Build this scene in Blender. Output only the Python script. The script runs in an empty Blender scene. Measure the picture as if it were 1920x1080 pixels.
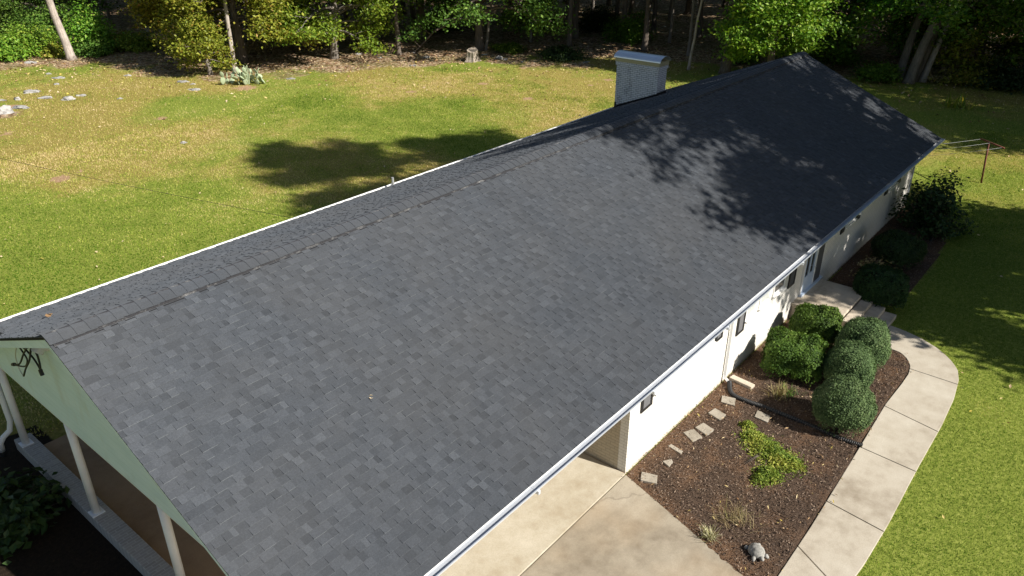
import bpy, math, random
import numpy as np
from mathutils import Vector, Matrix, noise as mnoise

R_ = math.radians
SC = bpy.context.scene
COL = SC.collection

# ------------------------------------------------------------------ camera
FPX, PITCH, YAW, CH = 1455.3, R_(27.08), R_(39.64), 11.0
cam = bpy.data.cameras.new('camera')
cam.sensor_width = 36.0
cam.lens = FPX / 1920.0 * 36.0
cam.clip_start, cam.clip_end = 0.1, 800
camo = bpy.data.objects.new('camera', cam)
COL.objects.link(camo)
camo.location = (0, 0, CH)
camo.rotation_euler = (math.pi / 2 - PITCH, 0, YAW - math.pi / 2)
SC.camera = camo

# ------------------------------------------------------------------ light
SUN_DIR = Vector((0.165, -0.78, 0.605)).normalized()          # towards the sun
sun_el = math.asin(SUN_DIR.z)
w = bpy.data.worlds.new('World'); SC.world = w; w.use_nodes = True
nt = w.node_tree
bg = nt.nodes['Background']
sky = nt.nodes.new('ShaderNodeTexSky')
sky.sky_type = 'NISHITA'; sky.sun_disc = False
sky.sun_elevation = sun_el
sky.sun_rotation = math.atan2(SUN_DIR.x, SUN_DIR.y)
nt.links.new(sky.outputs[0], bg.inputs[0])
bg.inputs[1].default_value = 0.05
sl = bpy.data.lights.new('sun', 'SUN'); sl.energy = 5.0; sl.angle = R_(0.48); sl.color = (1.0, 0.945, 0.86)
so = bpy.data.objects.new('sun', sl); COL.objects.link(so)
so.location = (20, -60, 60)
so.rotation_euler = (-SUN_DIR).to_track_quat('-Z', 'Y').to_euler()
SC.view_settings.view_transform = 'Standard'
SC.view_settings.look = 'None'
SC.view_settings.exposure = 0.72
SC.cycles.max_bounces = 6
SC.cycles.transparent_max_bounces = 4

# ------------------------------------------------------------------ photo survey: pixel of the 1920 photo -> point on a plane
_f = Vector((math.cos(YAW) * math.cos(PITCH), math.sin(YAW) * math.cos(PITCH), -math.sin(PITCH)))
_r = Vector((math.sin(YAW), -math.cos(YAW), 0)); _u = _r.cross(_f)
CAM = Vector((0, 0, CH))
def _ray(x, y): return _r * (x - 960) - _u * (y - 540) + _f * FPX
def G(x, y, z=0.0):
    d = _ray(x, y); return CAM + d * ((z - CH) / d.z)
def GY(x, y, Y):
    d = _ray(x, y); return CAM + d * (Y / d.y)
def px_size(p): return (Vector(p) - CAM).dot(_f) / FPX         # metres per photo pixel at p

# ------------------------------------------------------------------ helpers
def tag(o, label=None, cat=None, group=None, kind=None):
    if label: o['label'] = label
    if cat: o['category'] = cat
    if group: o['group'] = group
    if kind: o['kind'] = kind
    return o
def empty(name, loc, label=None, cat=None, group=None, rz=0.0):
    o = bpy.data.objects.new(name, None); COL.objects.link(o)
    o.location = loc; o.rotation_euler = (0, 0, rz); o.empty_display_size = 0.3
    return tag(o, label, cat, group)
def link(name, me, parent=None, mat=None):
    if mat is not None and not me.materials: me.materials.append(mat)
    o = bpy.data.objects.new(name, me); COL.objects.link(o)
    if parent is not None: o.parent = parent
    return o
def smooth(me): me.polygons.foreach_set('use_smooth', [True] * len(me.polygons))

class MB:
    def __init__(s): s.v = []; s.f = []
    def box(s, a, b):
        (x0, y0, z0), (x1, y1, z1) = a, b; i = len(s.v)
        s.v += [(x0,y0,z0),(x1,y0,z0),(x1,y1,z0),(x0,y1,z0),(x0,y0,z1),(x1,y0,z1),(x1,y1,z1),(x0,y1,z1)]
        s.f += [(i,i+3,i+2,i+1),(i+4,i+5,i+6,i+7),(i,i+1,i+5,i+4),(i+1,i+2,i+6,i+5),(i+2,i+3,i+7,i+6),(i+3,i,i+4,i+7)]
        return s
    def prism(s, poly, z0, z1):
        i = len(s.v); n = len(poly)
        a = sum(poly[k][0]*poly[(k+1)%n][1]-poly[(k+1)%n][0]*poly[k][1] for k in range(n))
        if a < 0: poly = poly[::-1]
        s.v += [(p[0],p[1],z0) for p in poly] + [(p[0],p[1],z1) for p in poly]
        s.f.append(tuple(range(i+n-1, i-1, -1))); s.f.append(tuple(range(i+n, i+2*n)))
        for k in range(n): s.f.append((i+k, i+(k+1)%n, i+n+(k+1)%n, i+n+k))
        return s
    def xprism(s, prof, x0, x1):                               # a (y,z) profile swept along X
        i = len(s.v); n = len(prof)
        a = sum(prof[k][0]*prof[(k+1)%n][1]-prof[(k+1)%n][0]*prof[k][1] for k in range(n))
        if a < 0: prof = prof[::-1]
        s.v += [(x0,p[0],p[1]) for p in prof] + [(x1,p[0],p[1]) for p in prof]
        s.f.append(tuple(range(i+n-1, i-1, -1))); s.f.append(tuple(range(i+n, i+2*n)))
        for k in range(n): s.f.append((i+k, i+(k+1)%n, i+n+(k+1)%n, i+n+k))
        return s
    def quad(s, *p):
        i = len(s.v); s.v += [tuple(q) for q in p]; s.f.append(tuple(range(i, i+len(p)))); return s
    def tube(s, pts, rad, n=8, cap=True):
        pts = [Vector(p) for p in pts]
        if not hasattr(rad, '__len__'): rad = [rad]*len(pts)
        base = len(s.v); ref = Vector((0.31,0.17,0.93)); pu = None
        for k, p in enumerate(pts):
            t = (pts[min(k+1,len(pts)-1)]-pts[max(k-1,0)])
            t = t.normalized() if t.length > 1e-9 else Vector((0,0,1))
            if pu is None:
                pu = t.cross(ref)
                if pu.length < .05: pu = t.cross(Vector((1,0,0)))
            pu = (pu - t*pu.dot(t)).normalized()
            b = t.cross(pu)
            for j in range(n):
                a = 2*math.pi*j/n
                s.v.append(tuple(p + (pu*math.cos(a)+b*math.sin(a))*rad[k]))
        for k in range(len(pts)-1):
            for j in range(n):
                a0 = base+k*n+j; a1 = base+k*n+(j+1)%n
                s.f.append((a0,a1,a1+n,a0+n))
        if cap:
            s.f.append(tuple(base+j for j in range(n-1,-1,-1)))
            e = base+(len(pts)-1)*n; s.f.append(tuple(e+j for j in range(n)))
        return s
    def mesh(s, name, mat=None, sm=False):
        me = bpy.data.meshes.new(name); me.from_pydata(s.v, [], s.f); me.update()
        if sm: smooth(me)
        if mat is not None: me.materials.append(mat)
        return me
    def build(s, name, mat, parent=None, sm=False, bevel=0.0):
        o = link(name, s.mesh(name, mat, sm), parent)
        if bevel:
            m = o.modifiers.new('bevel', 'BEVEL'); m.width = bevel; m.segments = 2; m.limit_method = 'ANGLE'
        return o

def np_mesh(name, verts, quads, attrs=None, mat=None):
    verts = np.asarray(verts, np.float32); quads = np.asarray(quads, np.int32)
    me = bpy.data.meshes.new(name); k = quads.shape[1]
    me.vertices.add(len(verts)); me.vertices.foreach_set('co', verts.ravel())
    me.loops.add(quads.size); me.loops.foreach_set('vertex_index', quads.ravel())
    me.polygons.add(len(quads)); me.polygons.foreach_set('loop_start', np.arange(0, quads.size, k, dtype=np.int32))
    for an, av in (attrs or {}).items():
        a = me.attributes.new(an, 'FLOAT', 'POINT'); a.data.foreach_set('value', np.asarray(av, np.float32).ravel())
    me.update(calc_edges=True); me.validate()
    me.polygons.foreach_set('use_smooth', [False]*len(me.polygons))
    if mat is not None: me.materials.append(mat)
    return me

def pip(P, poly):
    x, y = P[:,0], P[:,1]; ins = np.zeros(len(P), bool); n = len(poly); j = n-1
    for i in range(n):
        xi, yi = poly[i][:2]; xj, yj = poly[j][:2]
        if yi != yj:
            c = ((yi > y) != (yj > y)) & (x < (xj-xi)*(y-yi)/(yj-yi)+xi)
            ins ^= c
        j = i
    return ins
def pdist(P, line):
    d = np.full(len(P), 1e9)
    for a, b in zip(line[:-1], line[1:]):
        a = np.array(a[:2], float); b = np.array(b[:2], float); ab = b-a
        t = np.clip(((P[:,:2]-a)@ab)/(ab@ab), 0, 1)
        d = np.minimum(d, np.hypot(*(P[:,:2]-(a+t[:,None]*ab)).T))
    return d

# ------------------------------------------------------------------ materials
class NT:
    def __init__(s, name):
        s.m = bpy.data.materials.new(name); s.m.use_nodes = True; s.t = s.m.node_tree; s.n = s.t.nodes
        s.b = s.n['Principled BSDF']; s.out = s.n['Material Output']
    def add(s, typ, **kw):
        nd = s.n.new(typ)
        for k, v in kw.items():
            if k.startswith('i_'): nd.inputs[k[2:].replace('_', ' ')].default_value = v
            else: setattr(nd, k, v)
        return nd
    def l(s, a, b): s.t.links.new(a, b)
    def coord(s, obj=True, scale=(1,1,1)):
        c = s.add('ShaderNodeTexCoord'); m = s.add('ShaderNodeMapping'); m.inputs['Scale'].default_value = scale
        s.l(c.outputs['Object'] if obj else c.outputs['Generated'], m.inputs[0]); return m.outputs[0]
    def world(s, scale=(1,1,1)):
        c = s.add('ShaderNodeNewGeometry'); m = s.add('ShaderNodeMapping'); m.inputs['Scale'].default_value = scale
        s.l(c.outputs['Position'], m.inputs[0]); return m.outputs[0]
    def noise(s, co, scale, detail=4, rough=.6):
        nd = s.add('ShaderNodeTexNoise'); nd.inputs['Scale'].default_value = scale
        nd.inputs['Detail'].default_value = detail; nd.inputs['Roughness'].default_value = rough
        s.l(co, nd.inputs['Vector']); return nd.outputs['Fac']
    def ramp(s, fac, stops, interp='LINEAR'):
        r = s.add('ShaderNodeValToRGB'); r.color_ramp.interpolation = interp
        e = r.color_ramp.elements
        while len(e) < len(stops): e.new(0.5)
        for k, (p, c) in enumerate(stops):
            e[k].position = p
            e[k].color = (c, c, c, 1) if not hasattr(c, '__len__') else (*c, 1)
        s.l(fac, r.inputs[0]); return r.outputs[0]
    def mix(s, fac, a, b, mode='MIX'):
        m = s.add('ShaderNodeMix', data_type='RGBA', blend_type=mode)
        for sock, v in ((m.inputs[0], fac), (m.inputs[6], a), (m.inputs[7], b)):
            if hasattr(v, 'is_output'): s.l(v, sock)
            elif hasattr(v, '__len__'): sock.default_value = (*v, 1)
            else: sock.default_value = v if sock.type == 'VALUE' else (v, v, v, 1)
        return m.outputs[2]
    def math(s, op, a, b=0.0, clamp=False):
        m = s.add('ShaderNodeMath', operation=op); m.use_clamp = clamp
        for sock, v in ((m.inputs[0], a), (m.inputs[1], b)):
            if hasattr(v, 'is_output'): s.l(v, sock)
            else: sock.default_value = v
        return m.outputs[0]
    def attr(s, name):
        a = s.add('ShaderNodeAttribute'); a.attribute_name = name; return a.outputs['Fac']
    def bump(s, h, strength=.5, dist=.02):
        b = s.add('ShaderNodeBump'); b.inputs['Strength'].default_value = strength; b.inputs['Distance'].default_value = dist
        s.l(h, b.inputs['Height']); s.l(b.outputs[0], s.b.inputs['Normal'])
    def base(s, c, rough=.8, spec=.3, metal=0.0):
        if hasattr(c, 'is_output'): s.l(c, s.b.inputs['Base Color'])
        else: s.b.inputs['Base Color'].default_value = (*c, 1)
        s.b.inputs['Roughness'].default_value = rough; s.b.inputs['Specular IOR Level'].default_value = spec
        s.b.inputs['Metallic'].default_value = metal
        return s.m

def m_plain(name, c, rough=.5, spec=.4, metal=0, var=.15, sc=3.0):
    t = NT(name); f = t.noise(t.coord(), sc, 5)
    d = tuple(x*(1-var) for x in c); e = tuple(min(1, x*(1+var*.5)) for x in c)
    return t.base(t.ramp(f, [(.3, d), (.7, e)]), rough, spec, metal)

def m_lawn(name='lawn'):
    t = NT(name); P = t.world()
    big = t.noise(P, .16, 4, .6); mid = t.noise(P, .9, 5, .65); fine = t.noise(P, 9, 4, .7); vf = t.noise(P, 42, 3, .7)
    green = t.ramp(fine, [(.25, (.10,.135,.018)), (.5, (.21,.255,.04)), (.78, (.39,.41,.10))])
    yel = t.ramp(fine, [(.25, (.16,.125,.03)), (.55, (.34,.26,.075)), (.8, (.52,.41,.17))])
    k = t.math('ADD', t.math('MULTIPLY', big, .62), t.math('MULTIPLY', mid, .38))
    lush = t.attr('lush')
    k = t.math('SUBTRACT', k, t.math('MULTIPLY', t.math('SUBTRACT', lush, .5), .38))
    c = t.mix(t.ramp(k, [(.42, 0), (.62, .85)]), green, yel)
    # bare soil patches
    sn = t.math('ADD', t.attr('soil'), t.math('MULTIPLY', t.math('SUBTRACT', t.noise(P, 2.2, 5, .7), .5), 1.1))
    soil = t.ramp(t.noise(P, 12, 5, .7), [(.3, (.24,.13,.065)), (.5, (.40,.26,.15)), (.75, (.55,.42,.29))])
    c = t.mix(t.ramp(sn, [(.47, 0), (.60, 1)]), c, soil)
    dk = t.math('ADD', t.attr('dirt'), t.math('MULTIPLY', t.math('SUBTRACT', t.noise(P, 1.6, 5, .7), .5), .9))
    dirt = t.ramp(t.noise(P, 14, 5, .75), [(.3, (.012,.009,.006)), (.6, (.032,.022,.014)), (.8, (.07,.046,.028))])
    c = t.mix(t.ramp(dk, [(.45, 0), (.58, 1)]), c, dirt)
    # leaf litter under the wood
    fr = t.math('ADD', t.attr('forest'), t.math('MULTIPLY', t.math('SUBTRACT', t.noise(P, .7, 6, .7), .5), .9))
    vor = t.add('ShaderNodeTexVoronoi'); vor.inputs['Scale'].default_value = 7; t.l(P, vor.inputs['Vector'])
    sep = t.add('ShaderNodeSeparateColor'); t.l(vor.outputs['Color'], sep.inputs[0])
    lit = t.ramp(sep.outputs[0], [(.0, (.08,.045,.025)), (.35, (.24,.14,.08)), (.65, (.40,.27,.17)), (.9, (.60,.47,.34)), (1., (.15,.16,.05))])
    lit = t.mix(t.ramp(t.noise(P, .5, 4), [(.45, 0), (.62, .45)]), lit, (.11,.12,.03))
    c = t.mix(t.ramp(fr, [(.42, 0), (.62, 1)]), c, lit)
    t.bump(t.math('ADD', t.math('MULTIPLY', fine, .6), vf), .75, .05)
    return t.base(c, .9, .12)
M_LAWN = m_lawn()

def m_leaf(name, cols, trans=.35, gloss=.45, hue=.05, spec=.28):
    t = NT(name); v = t.attr('v')
    oi = t.add('ShaderNodeObjectInfo')
    c = t.ramp(v, [(i/(len(cols)-1), x) for i, x in enumerate(cols)])
    hs = t.add('ShaderNodeHueSaturation')
    t.l(c, hs.inputs['Color'])
    t.l(t.math('ADD', t.math('MULTIPLY', oi.outputs['Random'], hue), .5-hue/2), hs.inputs['Hue'])
    t.l(t.math('ADD', t.math('MULTIPLY', oi.outputs['Random'], .35), .82), hs.inputs['Value'])
    c = hs.outputs[0]
    t.base(c, gloss, spec)
    tr = t.add('ShaderNodeBsdfTranslucent')
    tc = t.mix(1.0, c, (1.0, 1.0, .45), 'MULTIPLY')
    t.l(tc, tr.inputs[0])
    ms = t.add('ShaderNodeMixShader'); ms.inputs[0].default_value = trans
    t.l(t.b.outputs[0], ms.inputs[1]); t.l(tr.outputs[0], ms.inputs[2]); t.l(ms.outputs[0], t.out.inputs[0])
    return t.m
M_LEAF = m_leaf('leaf_green', [(.04,.10,.010),(.085,.18,.018),(.15,.27,.028),(.27,.37,.055)])
M_LEAFY = m_leaf('leaf_yellow_green', [(.10,.14,.014),(.21,.255,.028),(.35,.36,.05),(.42,.27,.06)])
M_LIME = m_leaf('leaf_lime', [(.07,.155,.014),(.14,.265,.024),(.25,.37,.04),(.42,.47,.08)])
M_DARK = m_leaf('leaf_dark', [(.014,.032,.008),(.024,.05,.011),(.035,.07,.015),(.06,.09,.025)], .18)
M_CLIP = m_leaf('leaf_clipped', [(.038,.078,.024),(.076,.132,.044),(.135,.215,.074),(.25,.32,.14)], .12, .65, .02)
M_FRESH = m_leaf('leaf_fresh', [(.036,.085,.012),(.068,.145,.018),(.12,.22,.03),(.22,.31,.06)], .25, .6, .02)
M_JUN = m_leaf('leaf_juniper', [(.10,.16,.02),(.19,.26,.035),(.32,.36,.06),(.50,.46,.11)], .2, .6, .02)
M_STRAW = m_leaf('straw', [(.16,.12,.05),(.28,.21,.10),(.40,.32,.18),(.20,.20,.06)], .2, .7, .02)
M_PALEGRASS = m_leaf('pale_grass', [(.22,.24,.08),(.42,.42,.2),(.6,.58,.36),(.7,.66,.48)], .2, .7, .02)
M_BLADE = m_leaf('grass_blade', [(.075,.155,.012),(.25,.34,.045),(.50,.475,.125),(.66,.52,.28)], .32, .9, 0.0, .04)
M_LITTER = m_leaf('fallen_leaf', [(.14,.07,.03),(.30,.17,.08),(.48,.33,.18),(.66,.54,.36),(.55,.44,.08)], .12, .7, 0.0)
M_CHIP = m_leaf('mulch_chip', [(.032,.022,.017),(.08,.056,.042),(.15,.108,.08),(.32,.24,.175)], .0, .8, 0.0)

def m_bark(name, a, b, sc=(9,9,1.4)):
    t = NT(name); co = t.coord(scale=sc); f = t.noise(co, 1.6, 6, .7); g = t.noise(t.coord(), .8, 3)
    c = t.ramp(f, [(.3, a), (.7, b)])
    c = t.mix(t.ramp(g, [(.4, 0), (.65, .45)]), c, tuple(x*.55 for x in a))
    t.bump(f, .9, .06); return t.base(c, .9, .15)
M_BARK = m_bark('bark', (.075,.06,.048), (.24,.20,.165))
M_BARKP = m_bark('bark_pale', (.26,.215,.18), (.62,.55,.49))
M_BARKG = m_bark('bark_grey', (.12,.105,.09), (.33,.29,.25))
M_STUMP = m_bark('stump_wood', (.22,.18,.14), (.58,.50,.42))

def m_concrete(name, a, b, stain, sc=1.0, cracks=False):
    t = NT(name); P = t.world()
    n1 = t.noise(P, .55*sc, 5, .6); n2 = t.noise(P, 3*sc, 6, .7); n3 = t.noise(P, 45, 3, .7)
    c = t.ramp(t.math('ADD', t.math('MULTIPLY', n1, .6), t.math('MULTIPLY', n2, .4)), [(.34, stain), (.50, a), (.66, b)])
    c = t.mix(t.ramp(n3, [(.35, .28), (.6, 0)]), c, tuple(x*.55 for x in a))
    if cracks:
        v = t.add('ShaderNodeTexVoronoi', feature='DISTANCE_TO_EDGE'); v.inputs['Scale'].default_value = .11
        wv = t.add('ShaderNodeVectorMath', operation='ADD'); nz = t.add('ShaderNodeTexNoise'); nz.inputs['Scale'].default_value = 1.5; nz.inputs['Detail'].default_value = 6; t.l(P, nz.inputs['Vector'])
        t.l(P, wv.inputs[0]); t.l(nz.outputs['Color'], wv.inputs[1]); t.l(wv.outputs[0], v.inputs['Vector'])
        c = t.mix(t.ramp(v.outputs['Distance'], [(0, .35), (.0018, 0)]), c, (.07,.05,.035))
        tyre = t.noise(t.world((.22,1.6,1)), 1.1, 4, .6); c = t.mix(t.ramp(tyre, [(.52, 0), (.72, .45)]), c, stain)
        org = t.noise(P, .35, 3, .5); c = t.mix(t.ramp(org, [(.5, 0), (.7, .35)]), c, (.46,.30,.15))
    t.bump(n3, .25, .01); return t.base(c, .85, .2)
M_WALK = m_concrete('walk_concrete', (.45,.40,.32), (.535,.49,.405), (.28,.235,.175))
M_DRIVE = m_concrete('driveway_concrete', (.34,.295,.225), (.43,.38,.30), (.20,.165,.12), .8, True)
M_APRON = m_concrete('apron_concrete', (.48,.43,.335), (.57,.52,.425), (.36,.30,.21), 1.0)
M_STEP = m_concrete('step_concrete', (.52,.45,.36), (.62,.55,.45), (.32,.27,.20), 1.6)
M_STONE = m_concrete('stepping_stone', (.33,.295,.24), (.40,.365,.31), (.22,.195,.155), 3)
M_ROCK = m_concrete('rock', (.34,.33,.315), (.55,.53,.50), (.10,.10,.10), 4)
M_TURTLE = m_concrete('weathered_cement', (.34,.33,.305), (.46,.45,.425), (.13,.13,.115), 6)

def m_mulch():
    t = NT('mulch'); P = t.world(); a = t.noise(P, 30, 5, .8); b = t.noise(P, .9, 5, .65)
    c = t.ramp(a, [(.28, (.030,.020,.015)), (.5, (.098,.066,.047)), (.68, (.20,.138,.098)), (.8, (.34,.25,.18))])
    red = t.ramp(a, [(.3, (.10,.055,.032)), (.55, (.21,.125,.075)), (.8, (.33,.22,.14))])
    pat = t.ramp(t.noise(P, 1.1, 5, .7), [(.48, 0), (.62, .75)])
    c = t.mix(pat, c, red)
    near = t.ramp(t.math('ADD', t.attr('edge'), t.math('MULTIPLY', t.math('SUBTRACT', b, .5), 1.3)), [(.45, 0), (.75, .85)])
    c = t.mix(near, c, red)
    t.bump(a, 1.0, .06); return t.base(c, .95, .1)
M_MULCH = m_mulch()

def m_brick(name, c1, c2, mortar, dirty=None, top=False, sc=1.0, splash=False):
    t = NT(name); c = t.add('ShaderNodeTexCoord'); sp = t.add('ShaderNodeSeparateXYZ'); m = t.add('ShaderNodeCombineXYZ')
    t.l(c.outputs['Object'], sp.inputs[0])
    if top: t.l(sp.outputs[1], m.inputs[1]); t.l(sp.outputs[0], m.inputs[0])
    else: t.l(t.math('ADD', sp.outputs[0], sp.outputs[1]), m.inputs[0]); t.l(sp.outputs[2], m.inputs[1])
    br = t.add('ShaderNodeTexBrick'); t.l(m.outputs[0], br.inputs['Vector'])
    br.inputs['Scale'].default_value = 1.0; br.inputs['Brick Width'].default_value = .215*sc; br.inputs['Row Height'].default_value = .075*sc
    br.inputs['Mortar Size'].default_value = .009; br.inputs['Mortar Smooth'].default_value = .3
    br.inputs['Color1'].default_value = (*c1,1); br.inputs['Color2'].default_value = (*c2,1); br.inputs['Mortar'].default_value = (*mortar,1)
    n = t.noise(t.coord(), 1.3, 5, .65)
    col = br.outputs['Color']
    if dirty:
        dn = t.noise(t.coord(scale=(1.2,1.2,.7)), 2.2, 6, .75)
        mort = t.math('SUBTRACT', 1.0, br.outputs['Fac'])
        d = t.ramp(dn, [(.54, 0), (.72, 1)])
        col = t.mix(t.math('MULTIPLY', d, .6), col, dirty)
        col = t.mix(t.math('MULTIPLY', t.ramp(dn, [(.42, .08), (.60, .95)]), br.outputs['Fac']), col, tuple(x*.35 for x in dirty))
    else:
        col = t.mix(t.ramp(n, [(.4, 0), (.7, .12)]), col, (.5,.42,.32))
    if splash:
        zz = t.math('SUBTRACT', .34, sp.outputs[2]); k = t.math('ADD', t.math('MULTIPLY', zz, 1.6), t.math('MULTIPLY', t.math('SUBTRACT', t.noise(t.coord(scale=(1,1,.4)), 2.5, 6, .7), .5), .9))
        col = t.mix(t.ramp(k, [(.30, 0), (.75, .8)]), col, (.40,.27,.16))
    h = t.math('ADD', t.math('MULTIPLY', br.outputs['Fac'], -1.0), t.math('MULTIPLY', t.noise(t.coord(), 30, 3), .4))
    t.bump(h, .5, .008); return t.base(col, .75, .25)
PI2 = math.pi/2
M_WALL = m_brick('painted_brick_wall', (.74,.72,.67), (.70,.685,.64), (.56,.54,.50), splash=True)
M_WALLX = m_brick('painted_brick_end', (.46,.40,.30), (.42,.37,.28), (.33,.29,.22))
M_CHIM = m_brick('chimney_brick', (.78,.78,.78), (.70,.70,.71), (.42,.42,.43), dirty=(.20,.20,.21))
M_CURBBRICK = m_brick('curb_brick', (.40,.385,.36), (.32,.31,.29), (.48,.46,.43), top=True)

def m_shingle():
    t = NT('asphalt_shingle'); v = t.attr('v'); P = t.world()
    c = t.ramp(v, [(0, (.047,.054,.064)), (.35, (.064,.073,.086)), (.7, (.079,.089,.104)), (.92, (.098,.110,.127)), (1, (.17,.185,.20))])
    g = t.noise(P, 95, 2, .8); b = t.noise(P, .45, 4, .6); g2 = t.noise(P, 34, 3, .8)
    c = t.mix(t.ramp(g2, [(.35, .30), (.55, 0)]), c, (.034,.036,.040))
    c = t.mix(t.ramp(g2, [(.55, 0), (.75, .25)]), c, (.13,.135,.145))
    c = t.mix(t.ramp(g, [(.38, .35), (.62, 0)]), c, (.030,.031,.034))
    c = t.mix(t.ramp(g, [(.62, 0), (.8, .35)]), c, (.19,.19,.20))
    c = t.mix(t.ramp(b, [(.4, .0), (.7, .22)]), c, (.095,.092,.088))
    st = t.noise(t.world((1.3,.16,.16)), 1.0, 4, .6)
    c = t.mix(t.ramp(st, [(.5, 0), (.72, .22)]), c, (.045,.046,.048))
    t.b.inputs['Diffuse Roughness'].default_value = 1.0
    t.bump(g, .5, .006); return t.base(c, .9, .2)
M_SHINGLE = m_shingle()
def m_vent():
    t = NT('ridge_vent_highlight'); n = t.noise(t.world((.8,1,1)), 3.5, 5, .8)
    return t.base(t.ramp(n, [(.50, (.03,.03,.034)), (.63, (.14,.14,.14)), (.76, (.55,.55,.54))]), .5, .5)  # pale patches paint a broken sun highlight along the vent edge
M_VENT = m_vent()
M_EDGE = m_plain('shingle_edge', (.02,.02,.022), .9, .2)
M_WHITE = m_plain('white_paint', (.78,.78,.77), .35, .5, var=.06)
M_GUT = m_plain('gutter_aluminium', (.62,.66,.72), .28, .6, .35, var=.06)
M_SOFFIT = m_plain('soffit', (.66,.65,.62), .6, .3, var=.06)
M_POST = m_plain('post_paint', (.84,.85,.86), .4, .5, var=.10)
def m_siding():
    t = NT('sage_siding'); co = t.coord(); n = t.noise(t.coord(scale=(1,1,3)), 1.2, 5, .6)
    c = t.ramp(n, [(.35, (.60,.76,.80)), (.65, (.67,.82,.86))])
    sp = t.add('ShaderNodeSeparateXYZ'); t.l(co, sp.inputs[0])
    fr = t.math('FRACT', t.math('DIVIDE', sp.outputs[2], .12))
    c = t.mix(t.ramp(fr, [(.0, .3), (.07, 0)]), c, (.20,.25,.20))
    st = t.noise(t.coord(scale=(1,1.2,.5)), 1.0, 4)
    c = t.mix(t.ramp(st, [(.56, 0), (.80, .4)]), c, (.40,.36,.18))
    t.bump(fr, .35, .015); return t.base(c, .6, .3)
M_SIDING = m_siding()
M_GLASS = NT('window_glass').base((.05,.06,.07), .06, .9)
M_BLIND = m_plain('window_blind', (.55,.57,.55), .25, .6, var=.2)
M_SHUT = m_plain('shutter_paint', (.022,.021,.022), .5, .4)
M_SHUTL = m_plain('shutter_louvre', (.10,.10,.105), .5, .4)
M_DOOR = m_plain('door_paint', (.50,.60,.74), .35, .5, var=.05)
M_BLACK = m_plain('black_plastic', (.018,.018,.019), .55, .4)
M_CABLE = m_plain('cable_rubber', (.02,.02,.022), .6, .3)
M_RUST = m_plain('rusty_steel', (.17,.06,.04), .8, .3, var=.5, sc=8)
M_WIRE = m_plain('galvanised_wire', (.50,.51,.51), .4, .6, .4)
M_STEEL = m_plain('sheet_metal', (.82,.85,.88), .30, .8, .75, var=.05)
M_COPPERISH = m_plain('tan_flashing', (.50,.44,.25), .5, .5, .1, var=.1)
M_CARFLOOR = m_concrete('carport_concrete', (.36,.25,.155), (.44,.31,.20), (.24,.16,.10), .7)
M_CACTUS = m_plain('cactus_skin', (.36,.43,.27), .55, .3, var=.3, sc=5)

# ------------------------------------------------------------------ survey of the plot
EDGE = [(-60,70),(5,65),(16,63),(24,61),(29,53.5),(35.5,45.8),(41.5,41.3),(46.5,36.8),(51,31),(52.5,25),(54,18),(56,13),(60,6),(62,-2),(58,-10),(54,-18),(50,-40)]
LAWN_POLY = EDGE + [(-60,-40)]
walk_R = [(1490,1240),(1620,1060),(1665,985),(1720,880),(1765,800),(1788,750),(1797,715),(1795,695),(1780,675),(1757,655),(1727,637),(1695,622),(1668,612)]
walk_L = [(1350,1250),(1460,1080),(1520,990),(1595,868),(1660,760),(1690,722),(1703,703),(1706,688),(1700,675),(1689,664),(1672,657),(1640,650)]
WR = [G(*p) for p in walk_R]; WL = [G(*p) for p in walk_L]
WR_w = [tuple(p[:2]) for p in WR]; WL_w = [tuple(p[:2]) for p in WL]
WALK_POLY = WR_w + WL_w[::-1]
YW = 6.347                                                     # outer face of the front wall
XN, XF = 3.12, 32.05                                           # rake ends of the roof
XW0, XW1 = 11.41, 31.62                                        # brick part of the house
YR, ZR = 11.40, 5.25                                          # ridge
YF, ZF = 5.74, 2.784                                           # front eave
YB, ZB = 17.33, 2.93                                           # rear eave
YWB = 16.85
DRIVE_POLY = [(XW0-.03,6.33),(10.42,3.26),(9.2,-.4),(-8,-.4),(-8,6.33)]
BED_POLY = [(XW0-.18,6.34),(10.25,3.26)] + [(WL_w[1][0]-.35,WL_w[1][1]-.1)] + [(p[0]+.08,p[1]-.12) for p in WL_w[1:]] + [(21.6,5.0),(22.2,6.34)]
BED2_POLY = [(22.6,6.34),(22.9,4.6),(24,4.1),(26.5,4.0),(29,4.2),(31,4.6),(32.6,5.2),(32.3,6.6),(31.6,6.6)]

def vnoise(P, scale, seed, oct=4):
    out = np.zeros(len(P)); amp, tot = 1.0, 0.0
    for o_ in range(oct):
        g = np.random.default_rng(seed+o_).uniform(0, 1, (257,257)); q = P[:,:2]*scale*(2**o_)+100.3*o_
        i = np.floor(q).astype(int); f = q-i; f = f*f*(3-2*f); i %= 256
        a = g[i[:,0],i[:,1]]*(1-f[:,0])+g[i[:,0]+1,i[:,1]]*f[:,0]; b_ = g[i[:,0],i[:,1]+1]*(1-f[:,0])+g[i[:,0]+1,i[:,1]+1]*f[:,0]
        out += amp*(a*(1-f[:,1])+b_*f[:,1]); tot += amp; amp *= .6
    return out/tot
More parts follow.
